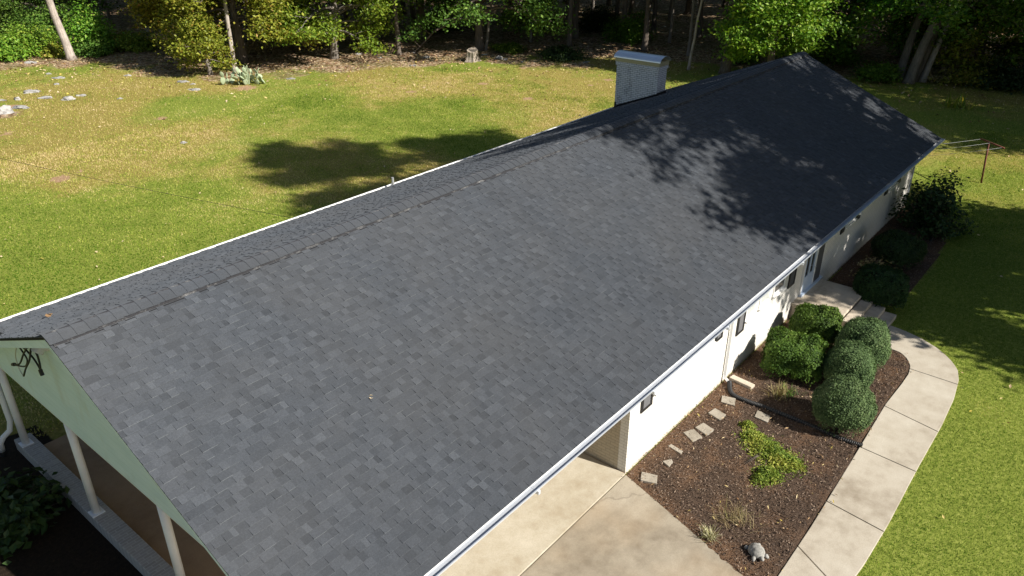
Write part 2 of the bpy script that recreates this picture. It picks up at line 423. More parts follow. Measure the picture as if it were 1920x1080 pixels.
# ground sheet: fine grid over what can be seen, big rim out to the horizon
def ground():
    gx = np.concatenate([np.linspace(-300,-12,8)[:-1], np.arange(-12,75,.4), np.linspace(75,120,30)[:-1], np.linspace(120,420,8)])
    gy = np.concatenate([np.linspace(-300,-16,8)[:-1], np.arange(-16,72,.4), np.linspace(72,120,30)[:-1], np.linspace(120,420,8)])
    X, Y = np.meshgrid(gx, gy); P = np.stack([X.ravel(), Y.ravel()], 1)
    inl = pip(P, LAWN_POLY); d = pdist(P, EDGE)
    sd = np.where(inl, -d, d)
    forest = np.clip(.5 + sd/5.0, 0, 1)
    z = np.where(sd > 0, np.minimum(sd, 60)*.012, 0) + np.where(sd > -6, .05*np.sin(P[:,0]*1.3)*np.cos(P[:,1]*1.1), 0)*np.clip((sd+6)/6, 0, 1)
    for (px, py, r, q_) in LITTER:
        c = G(px, py); q = np.hypot(P[:,0]-c.x, P[:,1]-c.y)/r; forest = np.maximum(forest, q_*np.exp(-q*q))
    soil = np.zeros(len(P)); lush = np.full(len(P), .5); dirt = np.zeros(len(P))
    for (px, py, r, s) in SOILS:
        c = G(px, py); q = np.hypot(P[:,0]-c.x, P[:,1]-c.y)/r
        soil = np.maximum(soil, s*np.exp(-q*q))
    for (px, py, r, s) in LUSH:
        c = G(px, py); q = np.hypot(P[:,0]-c.x, P[:,1]-c.y)/r
        lush += s*np.exp(-q*q)
    lush = lush - 1.6*(vnoise(P, .22, 5)-.5)
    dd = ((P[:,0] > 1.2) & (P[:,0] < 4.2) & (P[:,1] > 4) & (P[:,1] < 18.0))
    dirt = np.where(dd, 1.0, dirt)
    n, m = len(gy), len(gx); idx = np.arange(n*m).reshape(n, m)
    q = np.stack([idx[:-1,:-1].ravel(), idx[:-1,1:].ravel(), idx[1:,1:].ravel(), idx[1:,:-1].ravel()], 1)
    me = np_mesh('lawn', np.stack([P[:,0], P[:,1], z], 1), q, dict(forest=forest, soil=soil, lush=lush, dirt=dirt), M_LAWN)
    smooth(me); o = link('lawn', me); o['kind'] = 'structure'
SOILS = [(113,335,.55,1.0),(150,320,.35,.8),(10,250,.7,.7),(340,268,.3,.8),(160,287,.3,.7),(300,222,.6,.75),(770,172,.5,.85),(905,157,.6,.8),(990,185,.5,.9),(955,160,.4,.7),
         (60,380,.4,.6),(110,395,.4,.55),(1140,150,.6,.8),(1110,160,.4,.8),(60,110,1.6,.9),(130,118,1.4,.8),(20,200,.7,.9),(460,165,1.1,.8),(720,110,2.2,.62),(620,125,2.5,.55),
         (990,125,1.6,.6),(1845,345,.35,.6),(1690,860,.3,.6),(1665,985,.28,.6),(1620,1020,.2,.6),(1750,640,.3,.5),(540,130,1.8,.55),(200,165,1.0,.5)]
LITTER = [(560,120,3.2,.9),(640,120,3.6,.95),(720,113,3.6,.95),(790,113,3.2,.9),(850,109,2.6,.85),(950,112,2.4,.8),(1010,118,2.4,.75),(1080,122,2,.7),(480,128,2.8,.9),(420,143,2.2,.9),(330,130,3.4,.9),(250,122,2.5,.8),(60,112,2.6,.85),(130,120,2.2,.8),(540,140,2.5,.6),(10,215,1.2,.8)]
LUSH = [(100,560,4,.9),(250,400,4,.6),(560,190,4,.8),(330,205,3,.6),(860,200,4,.4),(60,460,4,.5),(1850,700,3.5,1.4),(1800,900,3.5,1.2),(1850,1000,3,1.1),(1900,560,3.5,1.2),(420,330,4,.2),
        (120,190,5,-.7),(250,270,5,-.6),(330,150,4,-.6),(1000,170,6,-.5),(700,150,6,-.3),(1850,360,3,-.1),(480,250,3,.3),(1830,420,3,.4)]
ground()

# ------------------------------------------------------------------ paved surfaces and beds
def sheet(name, poly, z, mat, label=None, attrs=None):
    b = MB(); b.prism([tuple(p) for p in poly], -.12, z); o = b.build(name, mat); o['kind'] = 'structure'; return o
sheet('carport_floor', [(3.9,6.36),(11.40,6.36),(11.40,16.8),(3.9,16.8)], .045, M_CARFLOOR)
b = MB(); b.prism([(3.62,6.33),(11.385,6.33),(11.385,7.55),(3.95,7.55)], -.1, .052)
o = b.build('apron_pavement', M_APRON, bevel=.008); o['kind'] = 'structure'
dp = [(XW0-.035,6.305),(10.42,3.26),(9.2,-.4),(-8,-.4),(-8,6.305)]
o = sheet('driveway', dp, .036, M_DRIVE)

def walkway():
    b = MB()
    def lerp(a, c, t): return (a[0]+(c[0]-a[0])*t, a[1]+(c[1]-a[1])*t)
    def at(line, t):
        L = [0]
        for p, q in zip(line[:-1], line[1:]): L.append(L[-1]+math.dist(p, q))
        s = t*L[-1]
        for k in range(len(L)-1):
            if s <= L[k+1]+1e-9: return lerp(line[k], line[k+1], (s-L[k])/max(1e-9, L[k+1]-L[k]))
        return line[-1]
    # pairs of joints in photo pixels (left edge, right edge)
    J = [((1350,1250),(1490,1240)),((1395,1175),(1528,1185)),((1495,1027),(1582,1083+36)),((1548,942),(1650,997)),((1618,843),(1711,885)),((1667,767),(1757,812)),((1706,694),(1797,724)),((1640,650),(1668,612))]
    wl = [tuple(G(*p)[:2]) for p in walk_L]; wr = [tuple(G(*p)[:2]) for p in walk_R]
    def param(line, p):
        best, acc, L = (1e9, 0), 0, sum(math.dist(a, c) for a, c in zip(line[:-1], line[1:]))
        for a, c in zip(line[:-1], line[1:]):
            ab = (c[0]-a[0], c[1]-a[1]); l2 = ab[0]**2+ab[1]**2
            t = max(0, min(1, ((p[0]-a[0])*ab[0]+(p[1]-a[1])*ab[1])/l2)); q = lerp(a, c, t)
            d = math.dist(p, q)
            if d < best[0]: best = (d, (acc+t*math.sqrt(l2))/L)
            acc += math.sqrt(l2)
        return best[1]
    ts = [(param(wl, G(*a)[:2]), param(wr, G(*c)[:2])) for a, c in J]
    ts[0] = (0, 0); ts[-1] = (1, 1)
    for (l0, r0), (l1, r1) in zip(ts[:-1], ts[1:]):
        e = .0009; n = 14
        ln = [at(wl, l0+e+(l1-l0-2*e)*k/n) for k in range(n+1)]; rn = [at(wr, r0+e+(r1-r0-2*e)*k/n) for k in range(n+1)]
        b.prism(ln + rn[::-1], -.1, .045)
    o = b.build('walkway', M_WALK, bevel=.008); o['kind'] = 'structure'
walkway()

def bed(name, poly, z):
    P = np.array(poly); x0, y0 = P.min(0); x1, y1 = P.max(0)
    gx = np.arange(x0-.1, x1+.1, .1); gy = np.arange(y0-.1, y1+.1, .1); X, Y = np.meshgrid(gx, gy)
    Q = np.stack([X.ravel(), Y.ravel()], 1); ins = pip(Q, poly); d = pdist(Q, poly+[poly[0]])
    dw = np.abs(YW-Q[:,1]); edge = np.clip(1.0-dw/1.1, 0, 1)
    edge = np.maximum(edge, np.clip(1-pdist(Q, [DRIVE_POLY[0], DRIVE_POLY[1]])/1.0, 0, 1)*.9)
    rng = np.random.default_rng(4)
    zz = z + .012*np.sin(Q[:,0]*2.3)*np.sin(Q[:,1]*2.9) + rng.normal(0, .006, len(Q))
    zz = np.where(d < .14, np.minimum(zz, .012), zz)
    n, m = len(gy), len(gx); idx = np.arange(n*m).reshape(n, m)
    q = np.stack([idx[:-1,:-1].ravel(), idx[:-1,1:].ravel(), idx[1:,1:].ravel(), idx[1:,:-1].ravel()], 1)
    ok = ins[q].sum(1) >= 3
    me = np_mesh(name, np.stack([Q[:,0], Q[:,1], zz], 1), q[ok], dict(edge=edge), M_MULCH); smooth(me)
    o = link(name, me); o['kind'] = 'structure'; return o
bed('mulch_ground', BED_POLY, .035); bed('mulch_ground', BED2_POLY, .035)

# ------------------------------------------------------------------ ranch house
house = empty('ranch_house', (XW0, YW, 0), 'long low white painted brick ranch house under a dark grey shingle roof', 'house')
HB = Vector((XW0, YW, 0))
def part(mb, name, mat, parent=house, **k):
    o = mb.build(name, mat, parent, **k)
    o.matrix_parent_inverse = Matrix.Translation(-(parent_loc(parent)))
    return o
def parent_loc(p):
    v = Vector((0,0,0))
    while p is not None and p.type == 'EMPTY': v += Vector(p.location); p = p.parent
    return v
def sub(mb, name, mat, parent, **k): return mb.build(name, mat, parent, **k)

def slope_z(y, side): return ZR - (YR-y)*(ZR-ZF)/(YR-YF) if side == 0 else ZR - (y-YR)*(ZR-ZB)/(YB-YR)

def shingles(side, seed):
    rng = random.Random(seed); V = []; F = []; A = []
    ye, ze = (YF, ZF) if side == 0 else (YB, ZB)
    dy, dz = YR-ye, ZR-ze; L = math.hypot(dy, dz); sy, sz = dy/L, dz/L; ny, nz = -sz, sy
    if nz < 0: ny, nz = -ny, -nz
    ex = .130; rows = int(L/ex)+1
    def pt(x, s, h): return (x, ye+sy*s+ny*h, ze+sz*s+nz*h)
    for r in range(rows):
        s0 = r*ex; s1 = min(L, s0+ex)
        if s1-s0 < .01: continue
        x = XN - rng.random()*.1; up = rng.random() < .5
        while x < XF:
            wd = rng.choice((.08,.10,.115,.125,.14,.155,.20))*rng.uniform(.88, 1.12)
            up = not up if rng.random() < .8 else up
            x0, x1 = max(XN, x), min(XF, x+wd); x += wd
            if x1-x0 < .012: continue
            h = .014 + (.010 if up else 0) + rng.uniform(0, .0015); j = rng.uniform(-.004, .004) if up else rng.uniform(-.001, .001)
            tone = min(.9, max(0, rng.gauss(.55 if up else .38, .16)))
            if rng.random() < .03: tone = rng.uniform(.72, .82)
            i = len(V); s0j = s0-.003+j
            V += [pt(x0,s0j,h), pt(x1,s0j,h), pt(x1,s1+.004,.007), pt(x0,s1+.004,.007), pt(x0,s0j,-.004), pt(x1,s0j,-.004), pt(x1,s1+.004,-.004), pt(x0,s1+.004,-.004)]
            V += [V[i], V[i+1], V[i+4], V[i+5]]; bt = rng.choice((.3,.5,.75,.95))
            fs = [(i,i+1,i+2,i+3),(i+10,i+11,i+9,i+8),(i+1,i+5,i+6,i+2),(i+4,i,i+3,i+7)]
            if side == 1: fs = [f[::-1] for f in fs]
            F += fs; A += [tone]*8+[bt]*4
    me = np_mesh('roof_slope', V, F, dict(v=A), M_SHINGLE)
    o = link('roof_slope', me, house); o.matrix_parent_inverse = Matrix.Translation(-HB)
    return o
shingles(0, 11)['label'] = 'broad sunny roof slope facing the walk'
shingles(1, 12)['label'] = 'far roof slope facing the back lawn'
# roof deck under the shingles, with a thin dark rim at the rakes
part(MB().xprism([(YF+.01,ZF-.006),(YR,ZR-.006),(YB-.01,ZB-.006),(YB-.01,ZB-.03),(YR,ZR-.05),(YF+.01,ZF-.03)], XN+.012, XF-.012), 'roof_deck', M_EDGE)
# rake boards
for x0, x1 in ((XN+.03, XN+.055), (XF-.055, XF-.03)):
    b = MB()
    b.xprism([(YF+.08,slope_z(YF+.08,0)-.032),(YR,ZR-.052),(YR,ZR-.20),(YF+.08,slope_z(YF+.08,0)-.17)], x0, x1)
    b.xprism([(YR+.001,ZR-.052),(YB-.08,slope_z(YB-.08,1)-.032),(YB-.08,slope_z(YB-.08,1)-.17),(YR+.001,ZR-.20)], x0, x1)
    part(b, 'rake_board', M_SIDING if x0 < 10 else M_WHITE)
# ridge vent and cap shingles
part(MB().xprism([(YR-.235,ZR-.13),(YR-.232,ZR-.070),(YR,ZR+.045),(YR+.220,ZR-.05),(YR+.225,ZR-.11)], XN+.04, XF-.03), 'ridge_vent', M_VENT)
part(MB().box((XN+.04,YR-.262,ZR-.135),(XF-.03,YR-.2325,ZR-.094)), 'ridge_shadow_strip', M_EDGE)  # solid dark strip, painted shadow line below the vent edge
def ridge_caps():
    rng = random.Random(5); V = []; F = []; A = []; x = XN-.01
    while x < XF:
        x1 = min(XF+.01, x+.30); t0 = rng.uniform(.35, .58); h0, h1 = .066, .054
        yw = .222+rng.uniform(-.006, .006); i = len(V); kf, kb = (ZR-ZF)/(YR-YF), (ZR-ZB)/(YB-YR)
        for xx, h in ((x, h0), (x1, h1)):
            prof = [(-yw, -yw*kf), (-yw*.45, -yw*.45*kf*.93), (0, -.022), (yw*.45, -yw*.45*kb*.93), (yw, -yw*kb)]
            V += [(xx, YR+a, ZR+c+h) for a, c in prof] + [(xx, YR+a, ZR+c+h-.012) for a, c in prof]
        for k in range(4): F += [(i+k,i+10+k,i+11+k,i+1+k), (i+k,i+1+k,i+6+k,i+5+k)]
        F += [(i,i+5,i+15,i+10),(i+4,i+14,i+19,i+9)]
        A += [t0]*20; x += .195
    o = link('ridge_cap', np_mesh('ridge_cap', V, F, dict(v=A), M_SHINGLE), house); o.matrix_parent_inverse = Matrix.Translation(-HB)
ridge_caps()
# eaves: fascia, box gutter, soffit
part(MB().box((XN+.06,YF+.032,ZF-.21),(XF-.06,YF+.058,ZF-.008)), 'fascia', M_WHITE)
def gutter(y0, z, d, mat):
    s = 1 if d > 0 else -1; b = MB(); t = .006
    prof_out = [(y0,z-.12),(y0-s*.10,z-.12),(y0-s*.15,z-.06),(y0-s*.155,z),(y0-s*.172,z+.002)]
    prof_in = [(y0-s*.168,z-.008),(y0-s*.147,z-.008),(y0-s*.141,z-.056),(y0-s*.097,z-.06),(y0,z-.06)]
    b.xprism(prof_out+prof_in, XN+.02, XF+.06)
    for x in (XN+.02, XF+.05): b.box((x,min(y0,y0-s*.152),z-.105),(x+.008,max(y0,y0-s*.152),z-.004))
    for x in (7.4, 10.9, 14.0, 18.2, 22.6, 27.1): b.box((x,min(y0,y0-s*.176),z-.125),(x+.05,max(y0,y0-s*.176),z-.055))
    return b
part(gutter(YF+.03, ZF-.012, 1, M_GUT), 'gutter', M_GUT)
part(gutter(YB-.02, ZB-.005, -1, M_WHITE), 'gutter', M_WHITE)
part(MB().box((XN+.06,YB-.05,ZB-.20),(XF-.06,YB-.022,ZB-.012)), 'fascia', M_WHITE)
# bright metal drip edge along the rear eave
part(MB().xprism([(YB-.03,ZB+.003),(YB+.035,ZB-.002),(YB+.035,ZB-.008),(YB-.03,ZB-.006)], XN+.03, XF-.03), 'drip_edge', M_WHITE)
part(MB().box((XW0,YF+.13,ZF-.20),(XF-.42,YW-.004,ZF-.185)), 'soffit', M_SOFFIT)
part(MB().box((3.80,YF+.13,ZF-.20),(XW0-.004,YWB,ZF-.186)), 'carport_ceiling', M_SOFFIT)
# brick walls
def wall_front():
    b = MB(); b.box((XW0,YW,-.1),(XW1,YW+.2,ZF-.19)); return b
part(wall_front(), 'brick_wall', M_WALL)
part(MB().box((XW0,YWB-.2,-.1),(XW1,YWB,ZF-.19)), 'brick_wall', M_WALL)
part(MB().box((XW0+.003,YW+.203,-.1),(XW0+.2,YWB-.203,ZF-.15)), 'brick_wall', M_WALLX)
b = MB(); b.xprism([(YW+.203,-.1),(YW+.203,2.98),(YR,ZR-.1),(YWB-.203,3.0),(YWB-.203,-.1)], XW1-.2, XW1-.003)
part(b, 'brick_wall', M_WALLX)
# gable siding over the carport, beam below it
XP = 3.86
b = MB(); b.xprism([(YF+.15,2.66),(YF+.15,slope_z(YF+.15,0)-.09),(YR,ZR-.09),(YB-.15,slope_z(YB-.15,1)-.09),(YB-.15,2.66)], 3.50, 3.56)
part(b, 'gable_siding', M_SIDING)
part(MB().box((3.505,YF+.16,2.632),(3.78,YB-.16,2.657)), 'beam', M_WHITE)
# low brick curb wall and posts
part(MB().box((3.54,6.6,-.1),(3.88,17.15,.27)), 'curb_wall', M_CURBBRICK, bevel=.01)
for y in (16.80, 13.50, 10.20, 6.9):
    p = empty('carport_post', Vector((3.66, y, .27))-HB); p.parent = house
    b = MB(); b.tube([(0,0,.012),(0,0,2.36)], .073, 24); o = sub(b, 'shaft', M_POST, p, sm=False)
    for f in o.data.polygons: f.use_smooth = len(f.vertices) == 4
    b = MB(); b.box((-.12,-.12,.0),(.12,.12,.012))
    for sx in (-1,1):
        for sy in (-1,1): b.tube([(sx*.098,sy*.098,.012),(sx*.098,sy*.098,.028)], .012, 6)
    sub(b, 'base_plate', M_POST, p)
# rear corner downspout beside the first post
b = MB(); b.tube([(3.52,17.25,2.72),(3.54,17.1,2.45),(3.56,16.98,2.1),(3.56,16.98,.85),(3.50,17.0,.62),(3.36,17.05,.50),(3.27,17.08,.36),(3.26,17.09,.16)], .058, 12)
part(b, 'downspout', M_WHITE, sm=True)
part(MB().tube([(3.26,17.09,.16),(3.26,17.09,.05)], .07, 10), 'drain_collar', M_BLACK)

# openings in the front wall
def window(x0, x1, z0, z1, mat=M_GLASS, sill=True):
    p = empty('window', Vector((x0, YW, z0))-HB); p.parent = house
    W_, H_ = x1-x0, z1-z0; f = .045; b = MB()
    b.box((-.03,-.022,-.03),(W_+.03,-.002,0)); b.box((-.03,-.022,H_),(W_+.03,-.002,H_+.03))
    b.box((-.03,-.022,.0005),(0,-.002,H_-.0005)); b.box((W_,-.022,.0005),(W_+.03,-.002,H_-.0005))
    b.box((.0,-.014,0),(W_,-.0025,f)); b.box((0,-.014,H_-f),(W_,-.0025,H_))
    b.box((0,-.014,f+.0005),(f,-.0025,H_-f-.0005)); b.box((W_-f,-.014,f+.0005),(W_,-.0025,H_-f-.0005))
    sub(b, 'frame', M_WHITE, p)
    sub(MB().box((f,-.006,f),(W_-f,-.001,H_-f)), 'pane', mat, p)
    if sill: sub(MB().box((-.05,-.075,-.075),(W_+.05,-.003,-.031)), 'sill', M_WHITE, p)
def shutter(x0, x1, z0, z1):
    p = empty('shutter', Vector((x0, YW, z0))-HB); p.parent = house
    W_, H_ = x1-x0, z1-z0; f = .07; b = MB()
    b.box((0,-.035,0),(W_,-.002,f)); b.box((0,-.035,H_-f),(W_,-.002,H_)); b.box((0,-.035,f),(f,-.002,H_-f)); b.box((W_-f,-.035,f),(W_,-.002,H_-f))
    sub(b, 'frame', M_SHUT, p); b = MB(); n = int((H_-2*f)/.04)
    for k in range(n):
        z = f+(H_-2*f)*k/n
        b.quad((f,-.003,z+.038),(W_-f,-.003,z+.038),(W_-f,-.028,z),(f,-.028,z)); b.quad((f,-.028,z),(W_-f,-.028,z),(W_-f,-.003,z-.002),(f,-.003,z-.002))
    sub(b, 'louvre', M_SHUTL, p)
zt = 2.42
window(12.36, 15.05, 1.62, zt); shutter(11.82, 12.26, 1.36, zt); shutter(15.14, 15.50, 1.52, zt)
shutter(16.36, 16.78, 1.14, zt); window(16.85, 17.42, 1.40, zt, M_BLIND); window(17.68, 18.30, 1.40, zt, M_BLIND); window(18.57, 19.28, 1.40, zt); shutter(19.60, 20.06, 1.19, zt)
shutter(23.62, 23.95, 1.50, zt); window(24.05, 24.95, 1.66, zt); shutter(25.05, 25.45, 1.50, zt)
shutter(28.02, 28.36, 1.52, zt); window(28.46, 29.40, 1.68, zt); shutter(29.50, 29.92, 1.52, zt)
d = empty('door', Vector((20.78, YW, .56))-HB); d.parent = house
b = MB(); b.box((0,-.03,0),(.84,-.004,.48)); b.box((0,-.03,.48),(.10,-.004,1.88)); b.box((.74,-.03,.48),(.84,-.004,1.88)); b.box((.37,-.03,.48),(.47,-.004,1.88)); b.box((.10,-.03,1.78),(.37,-.004,1.88)); b.box((.47,-.03,1.78),(.74,-.004,1.88))
sub(b, 'panel', M_DOOR, d)
b = MB(); b.box((.10,-.012,.48),(.37,-.003,1.78)); b.box((.47,-.012,.48),(.74,-.003,1.78)); sub(b, 'pane', M_GLASS, d)
b = MB(); b.box((-.09,-.04,0),(-.002,-.003,1.95)); b.box((.842,-.04,0),(.93,-.003,1.95)); sub(b, 'frame', M_WHITE, d)
sub(MB().tube([(.79,-.03,.62),(.79,-.08,.62),(.74,-.085,.62)], .014, 8), 'handle', M_STEEL, d)
sub(MB().box((-.09,-.10,-.06),(1.6,-.005,-.001)), 'threshold', M_DOOR, d)
part(MB().box((21.78,YW-.03,.56),(22.25,YW-.004,zt)), 'shutter', M_SHUTL)
# downspouts at the front
def dspout(x, leanx=0.0):
    b = MB(); y = YW-.055
    b.tube([(x,YF+.04,ZF-.12),(x,YF+.06,ZF-.2),(x,y,ZF-.45),(x,y,.24),(x,y-.03,.15),(x,y-.14,.075)], .042, 4)
    return b
part(dspout(15.93), 'downspout', M_WHITE); part(dspout(31.45), 'downspout', M_GUT)
# plumbing vents near the rear eave
for x, y in ((15.05, YB-.14), (27.5, YB-.1)):
    b = MB(); z = slope_z(y,1); b.tube([(x,y,z-.05),(x,y,z+.26)], .038, 12); b.tube([(x,y,z-.01),(x,y,z+.03)], .07, 12)
    part(b, 'vent_pipe', M_WIRE if x < 20 else M_BLACK, sm=False)

# chimney
ch = empty('chimney', Vector((27.68, 15.42, 0))-HB); ch.parent = house
CW, CD, CZ = .66, 1.95, 4.80
sub(MB().box((0,0,2.7),(CW,CD,CZ)), 'brickwork', M_CHIM, ch, bevel=.006)
sub(MB().box((-.035,-.035,CZ-.10),(CW+.035,CD+.035,CZ+.035)), 'corbel', M_CHIM, ch)
b = MB(); b.box((-.05,-.05,CZ+.036),(CW+.05,CD+.05,CZ+.17)); b.box((-.065,-.065,CZ+.171),(CW+.065,CD+.065,CZ+.20)); sub(b, 'flashing_band', M_COPPERISH, ch)
b = MB(); n = 18
for k in range(n):
    for hh in (0,):
        a0, a1 = math.pi*k/n, math.pi*(k+1)/n
        r, hz = CW/2+.09, .21
        p = [(CW/2-r*math.cos(a), CZ+.201+hz*math.sin(a)) for a in (a0, a1)]
        b.quad((p[0][0],-.10,p[0][1]),(p[0][0],CD+.10,p[0][1]),(p[1][0],CD+.10,p[1][1]),(p[1][0],-.10,p[1][1]))
        b.quad((p[0][0],-.10,p[0][1]-.008),(p[1][0],-.10,p[1][1]-.008),(p[1][0],CD+.10,p[1][1]-.008),(p[0][0],CD+.10,p[0][1]-.008))
        b.quad((p[0][0],-.10,p[0][1]),(p[1][0],-.10,p[1][1]),(p[1][0],-.10,p[1][1]-.008),(p[0][0],-.10,p[0][1]-.008))
o = sub(b, 'chimney_cap', M_STEEL, ch)
b = MB(); b.box((-.02,-.05,0),(CW+.02,-.012,0.01))
fb = MB()
for x0, x1 in ((-.03,-.002),(CW+.002,CW+.03)):
    fb.xprism([(-.03, slope_z(15.39,1)-.02),(-.03, slope_z(15.39,1)+.11),(CD-.1, slope_z(15.42+CD-.1,1)+.11),(CD-.1, slope_z(15.42+CD-.1,1)-.02)], x0, x1)
fb.box((-.03,-.03,slope_z(15.39,1)-.02),(CW+.03,-.002,slope_z(15.39,1)+.12))
sub(fb, 'base_flashing', M_EDGE, ch)

# service mast and loose cable ends on the gable
sv = empty('service_mast', Vector((3.50, 13.50, 4.18))-HB); sv.parent = house
b = MB(); b.box((-.10,-.07,-.05),(-.001,.09,.06)); b.tube([(-.05,0,.05),(-.14,0,.08),(-.19,0,.02)], .04, 8); sub(b, 'bracket', M_BLACK, sv)
b = MB(); b.tube([(-.001,-.80,.26),(-.10,-.80,.27),(-.17,-.80,.20)], .10, 14); sub(b, 'weatherhead', M_SOFFIT, sv)
def cab(pts, r=.014, m=M_CABLE): sub(MB().tube(spline(pts), r, 6), 'cable', m, sv, sm=True)
def spline(p, n=8):
    p = [Vector(q) for q in p]; out = []
    for i in range(len(p)-1):
        p0, p1, p2, p3 = p[max(0,i-1)], p[i], p[i+1], p[min(len(p)-1,i+2)]
        for k in range(n):
            t = k/n
            out.append(.5*((2*p1)+(p2-p0)*t+(2*p0-5*p1+4*p2-p3)*t*t+(3*p1-p0-3*p2+p3)*t**3))
    return out+[p[-1]]
def W(y, z, x=3.3): return (x-3.5, y-13.5, z-4.18)
cab([W(13.48,4.25),W(13.2,4.28),W(12.9,4.22),W(12.75,4.12),W(12.71,4.02)], .016)
cab([W(12.66,4.45),W(12.62,4.36),W(12.64,4.20),W(12.70,4.05)], .016)
cab([W(13.0,4.38),W(13.35,4.10),W(13.75,3.75),W(14.10,3.60)], .016)
cab([W(13.48,4.22),W(13.3,4.12),W(13.25,4.02),W(13.5,3.80),W(14.08,3.59)], .014)
cab([W(12.85,4.40),W(13.15,4.05),W(13.5,3.75),W(13.75,3.50)], .016)
cab([W(13.6,4.15),W(13.85,3.85),W(13.88,3.6),W(13.79,3.49)], .009, M_WIRE)
cab([W(12.7,4.44,3.42),W(13.3,4.18,3.44),W(14.0,3.98,3.44),W(14.8,3.62,3.44)], .026, M_WIRE)
cab([W(13.48,4.24),W(13.9,4.16),W(14.5,4.02),W(16.2,3.8)], .026)
cab([W(13.48,4.26),W(13.9,4.24),W(14.5,4.12),W(16.2,4.0)], .018)
sub(MB().tube([W(12.72,4.06),W(12.69,3.96)], .032, 8), 'clamp', M_BLACK, sv)
sub(MB().tube([W(14.06,3.61),W(14.18,3.56)], .032, 8), 'clamp', M_BLACK, sv)
SVW = HB + Vector(sv.location)
# the overhead service line that crosses the back lawn
A_ = GY(545, 408, YB); B_ = GY(320, 366, 21.5); C_ = GY(0, 297, 26.5)
pts = []
for k in range(41):
    t = k/40*1.6; p = A_.lerp(C_, t); s = -(t*(1-t))*.16
    pts.append((p.x, p.y, p.z+s))
o = MB().tube(pts, .006, 6).build('utility_cable', M_CABLE); tag(o, 'thin black overhead cable running from the rear eave across the back lawn', 'cable')

# ------------------------------------------------------------------ entry stoop
st = empty('entry_stoop', (20.4, YW, 0), 'concrete entry porch with steps in front of the pale blue door', 'porch')
def stoop():
    zt_ = .50
    a = GY(1486, 565, YW); nr = G(1575.4, 594.6, zt_); fr = G(1618, 546, zt_)
    x0 = nr.x-.02; x1 = fr.x; yf = (nr.y+fr.y)/2
    o = MB().box((x0,yf,-.1),(x1,YW-.004,zt_-.09)).build('base', M_STEP, st); o.matrix_parent_inverse = Matrix.Translation(-Vector(st.location))
    o = MB().box((x0-.04,yf-.05,zt_-.09),(x1+.04,YW-.003,zt_)).build('landing', M_STEP, st, bevel=.012); o.matrix_parent_inverse = Matrix.Translation(-Vector(st.location))
    y = yf-.052; xr = [G(1627,576,.375).x, G(1645,595,.25).x, G(1664,612,.125).x]
    for k in range(3):
        z = zt_-.125*(k+1); y1 = y; y0 = [G(1627,576,.375).y, G(1645,595,.25).y, G(1664,612,.125).y][k]
        if y1-y0 < .2: y0 = y1-.3
        o = MB().box((x0+.12,y0,-.1),(x1-.10,y1-.002,z)).build('step', M_STEP, st, bevel=.012); o.matrix_parent_inverse = Matrix.Translation(-Vector(st.location)); y = y0
    return x0, x1, yf, y
SX0, SX1, SYF, SYL = stoop()

# ------------------------------------------------------------------ foliage builders
def leaf_quads(C, N, size, rng, aspect=.62, bend=.25):
    n = len(C); N = N/np.linalg.norm(N, axis=1, keepdims=True)
    t = rng.normal(size=(n,3)); t -= N*(t*N).sum(1, keepdims=True); t /= np.linalg.norm(t, axis=1, keepdims=True)
    b = np.cross(N, t); s = size if hasattr(size, '__len__') else np.full(n, size)
    s = s[:,None]*rng.uniform(.7, 1.3, (n,1)); wv = s*aspect*.5
    V = np.empty((n,4,3)); V[:,0] = C-t*s*.5; V[:,1] = C+b*wv+N*s*bend*.3; V[:,2] = C+t*s*.5-N*s*bend*.25; V[:,3] = C-b*wv+N*s*bend*.3
    return V.reshape(-1,3), np.arange(n*4).reshape(n,4)

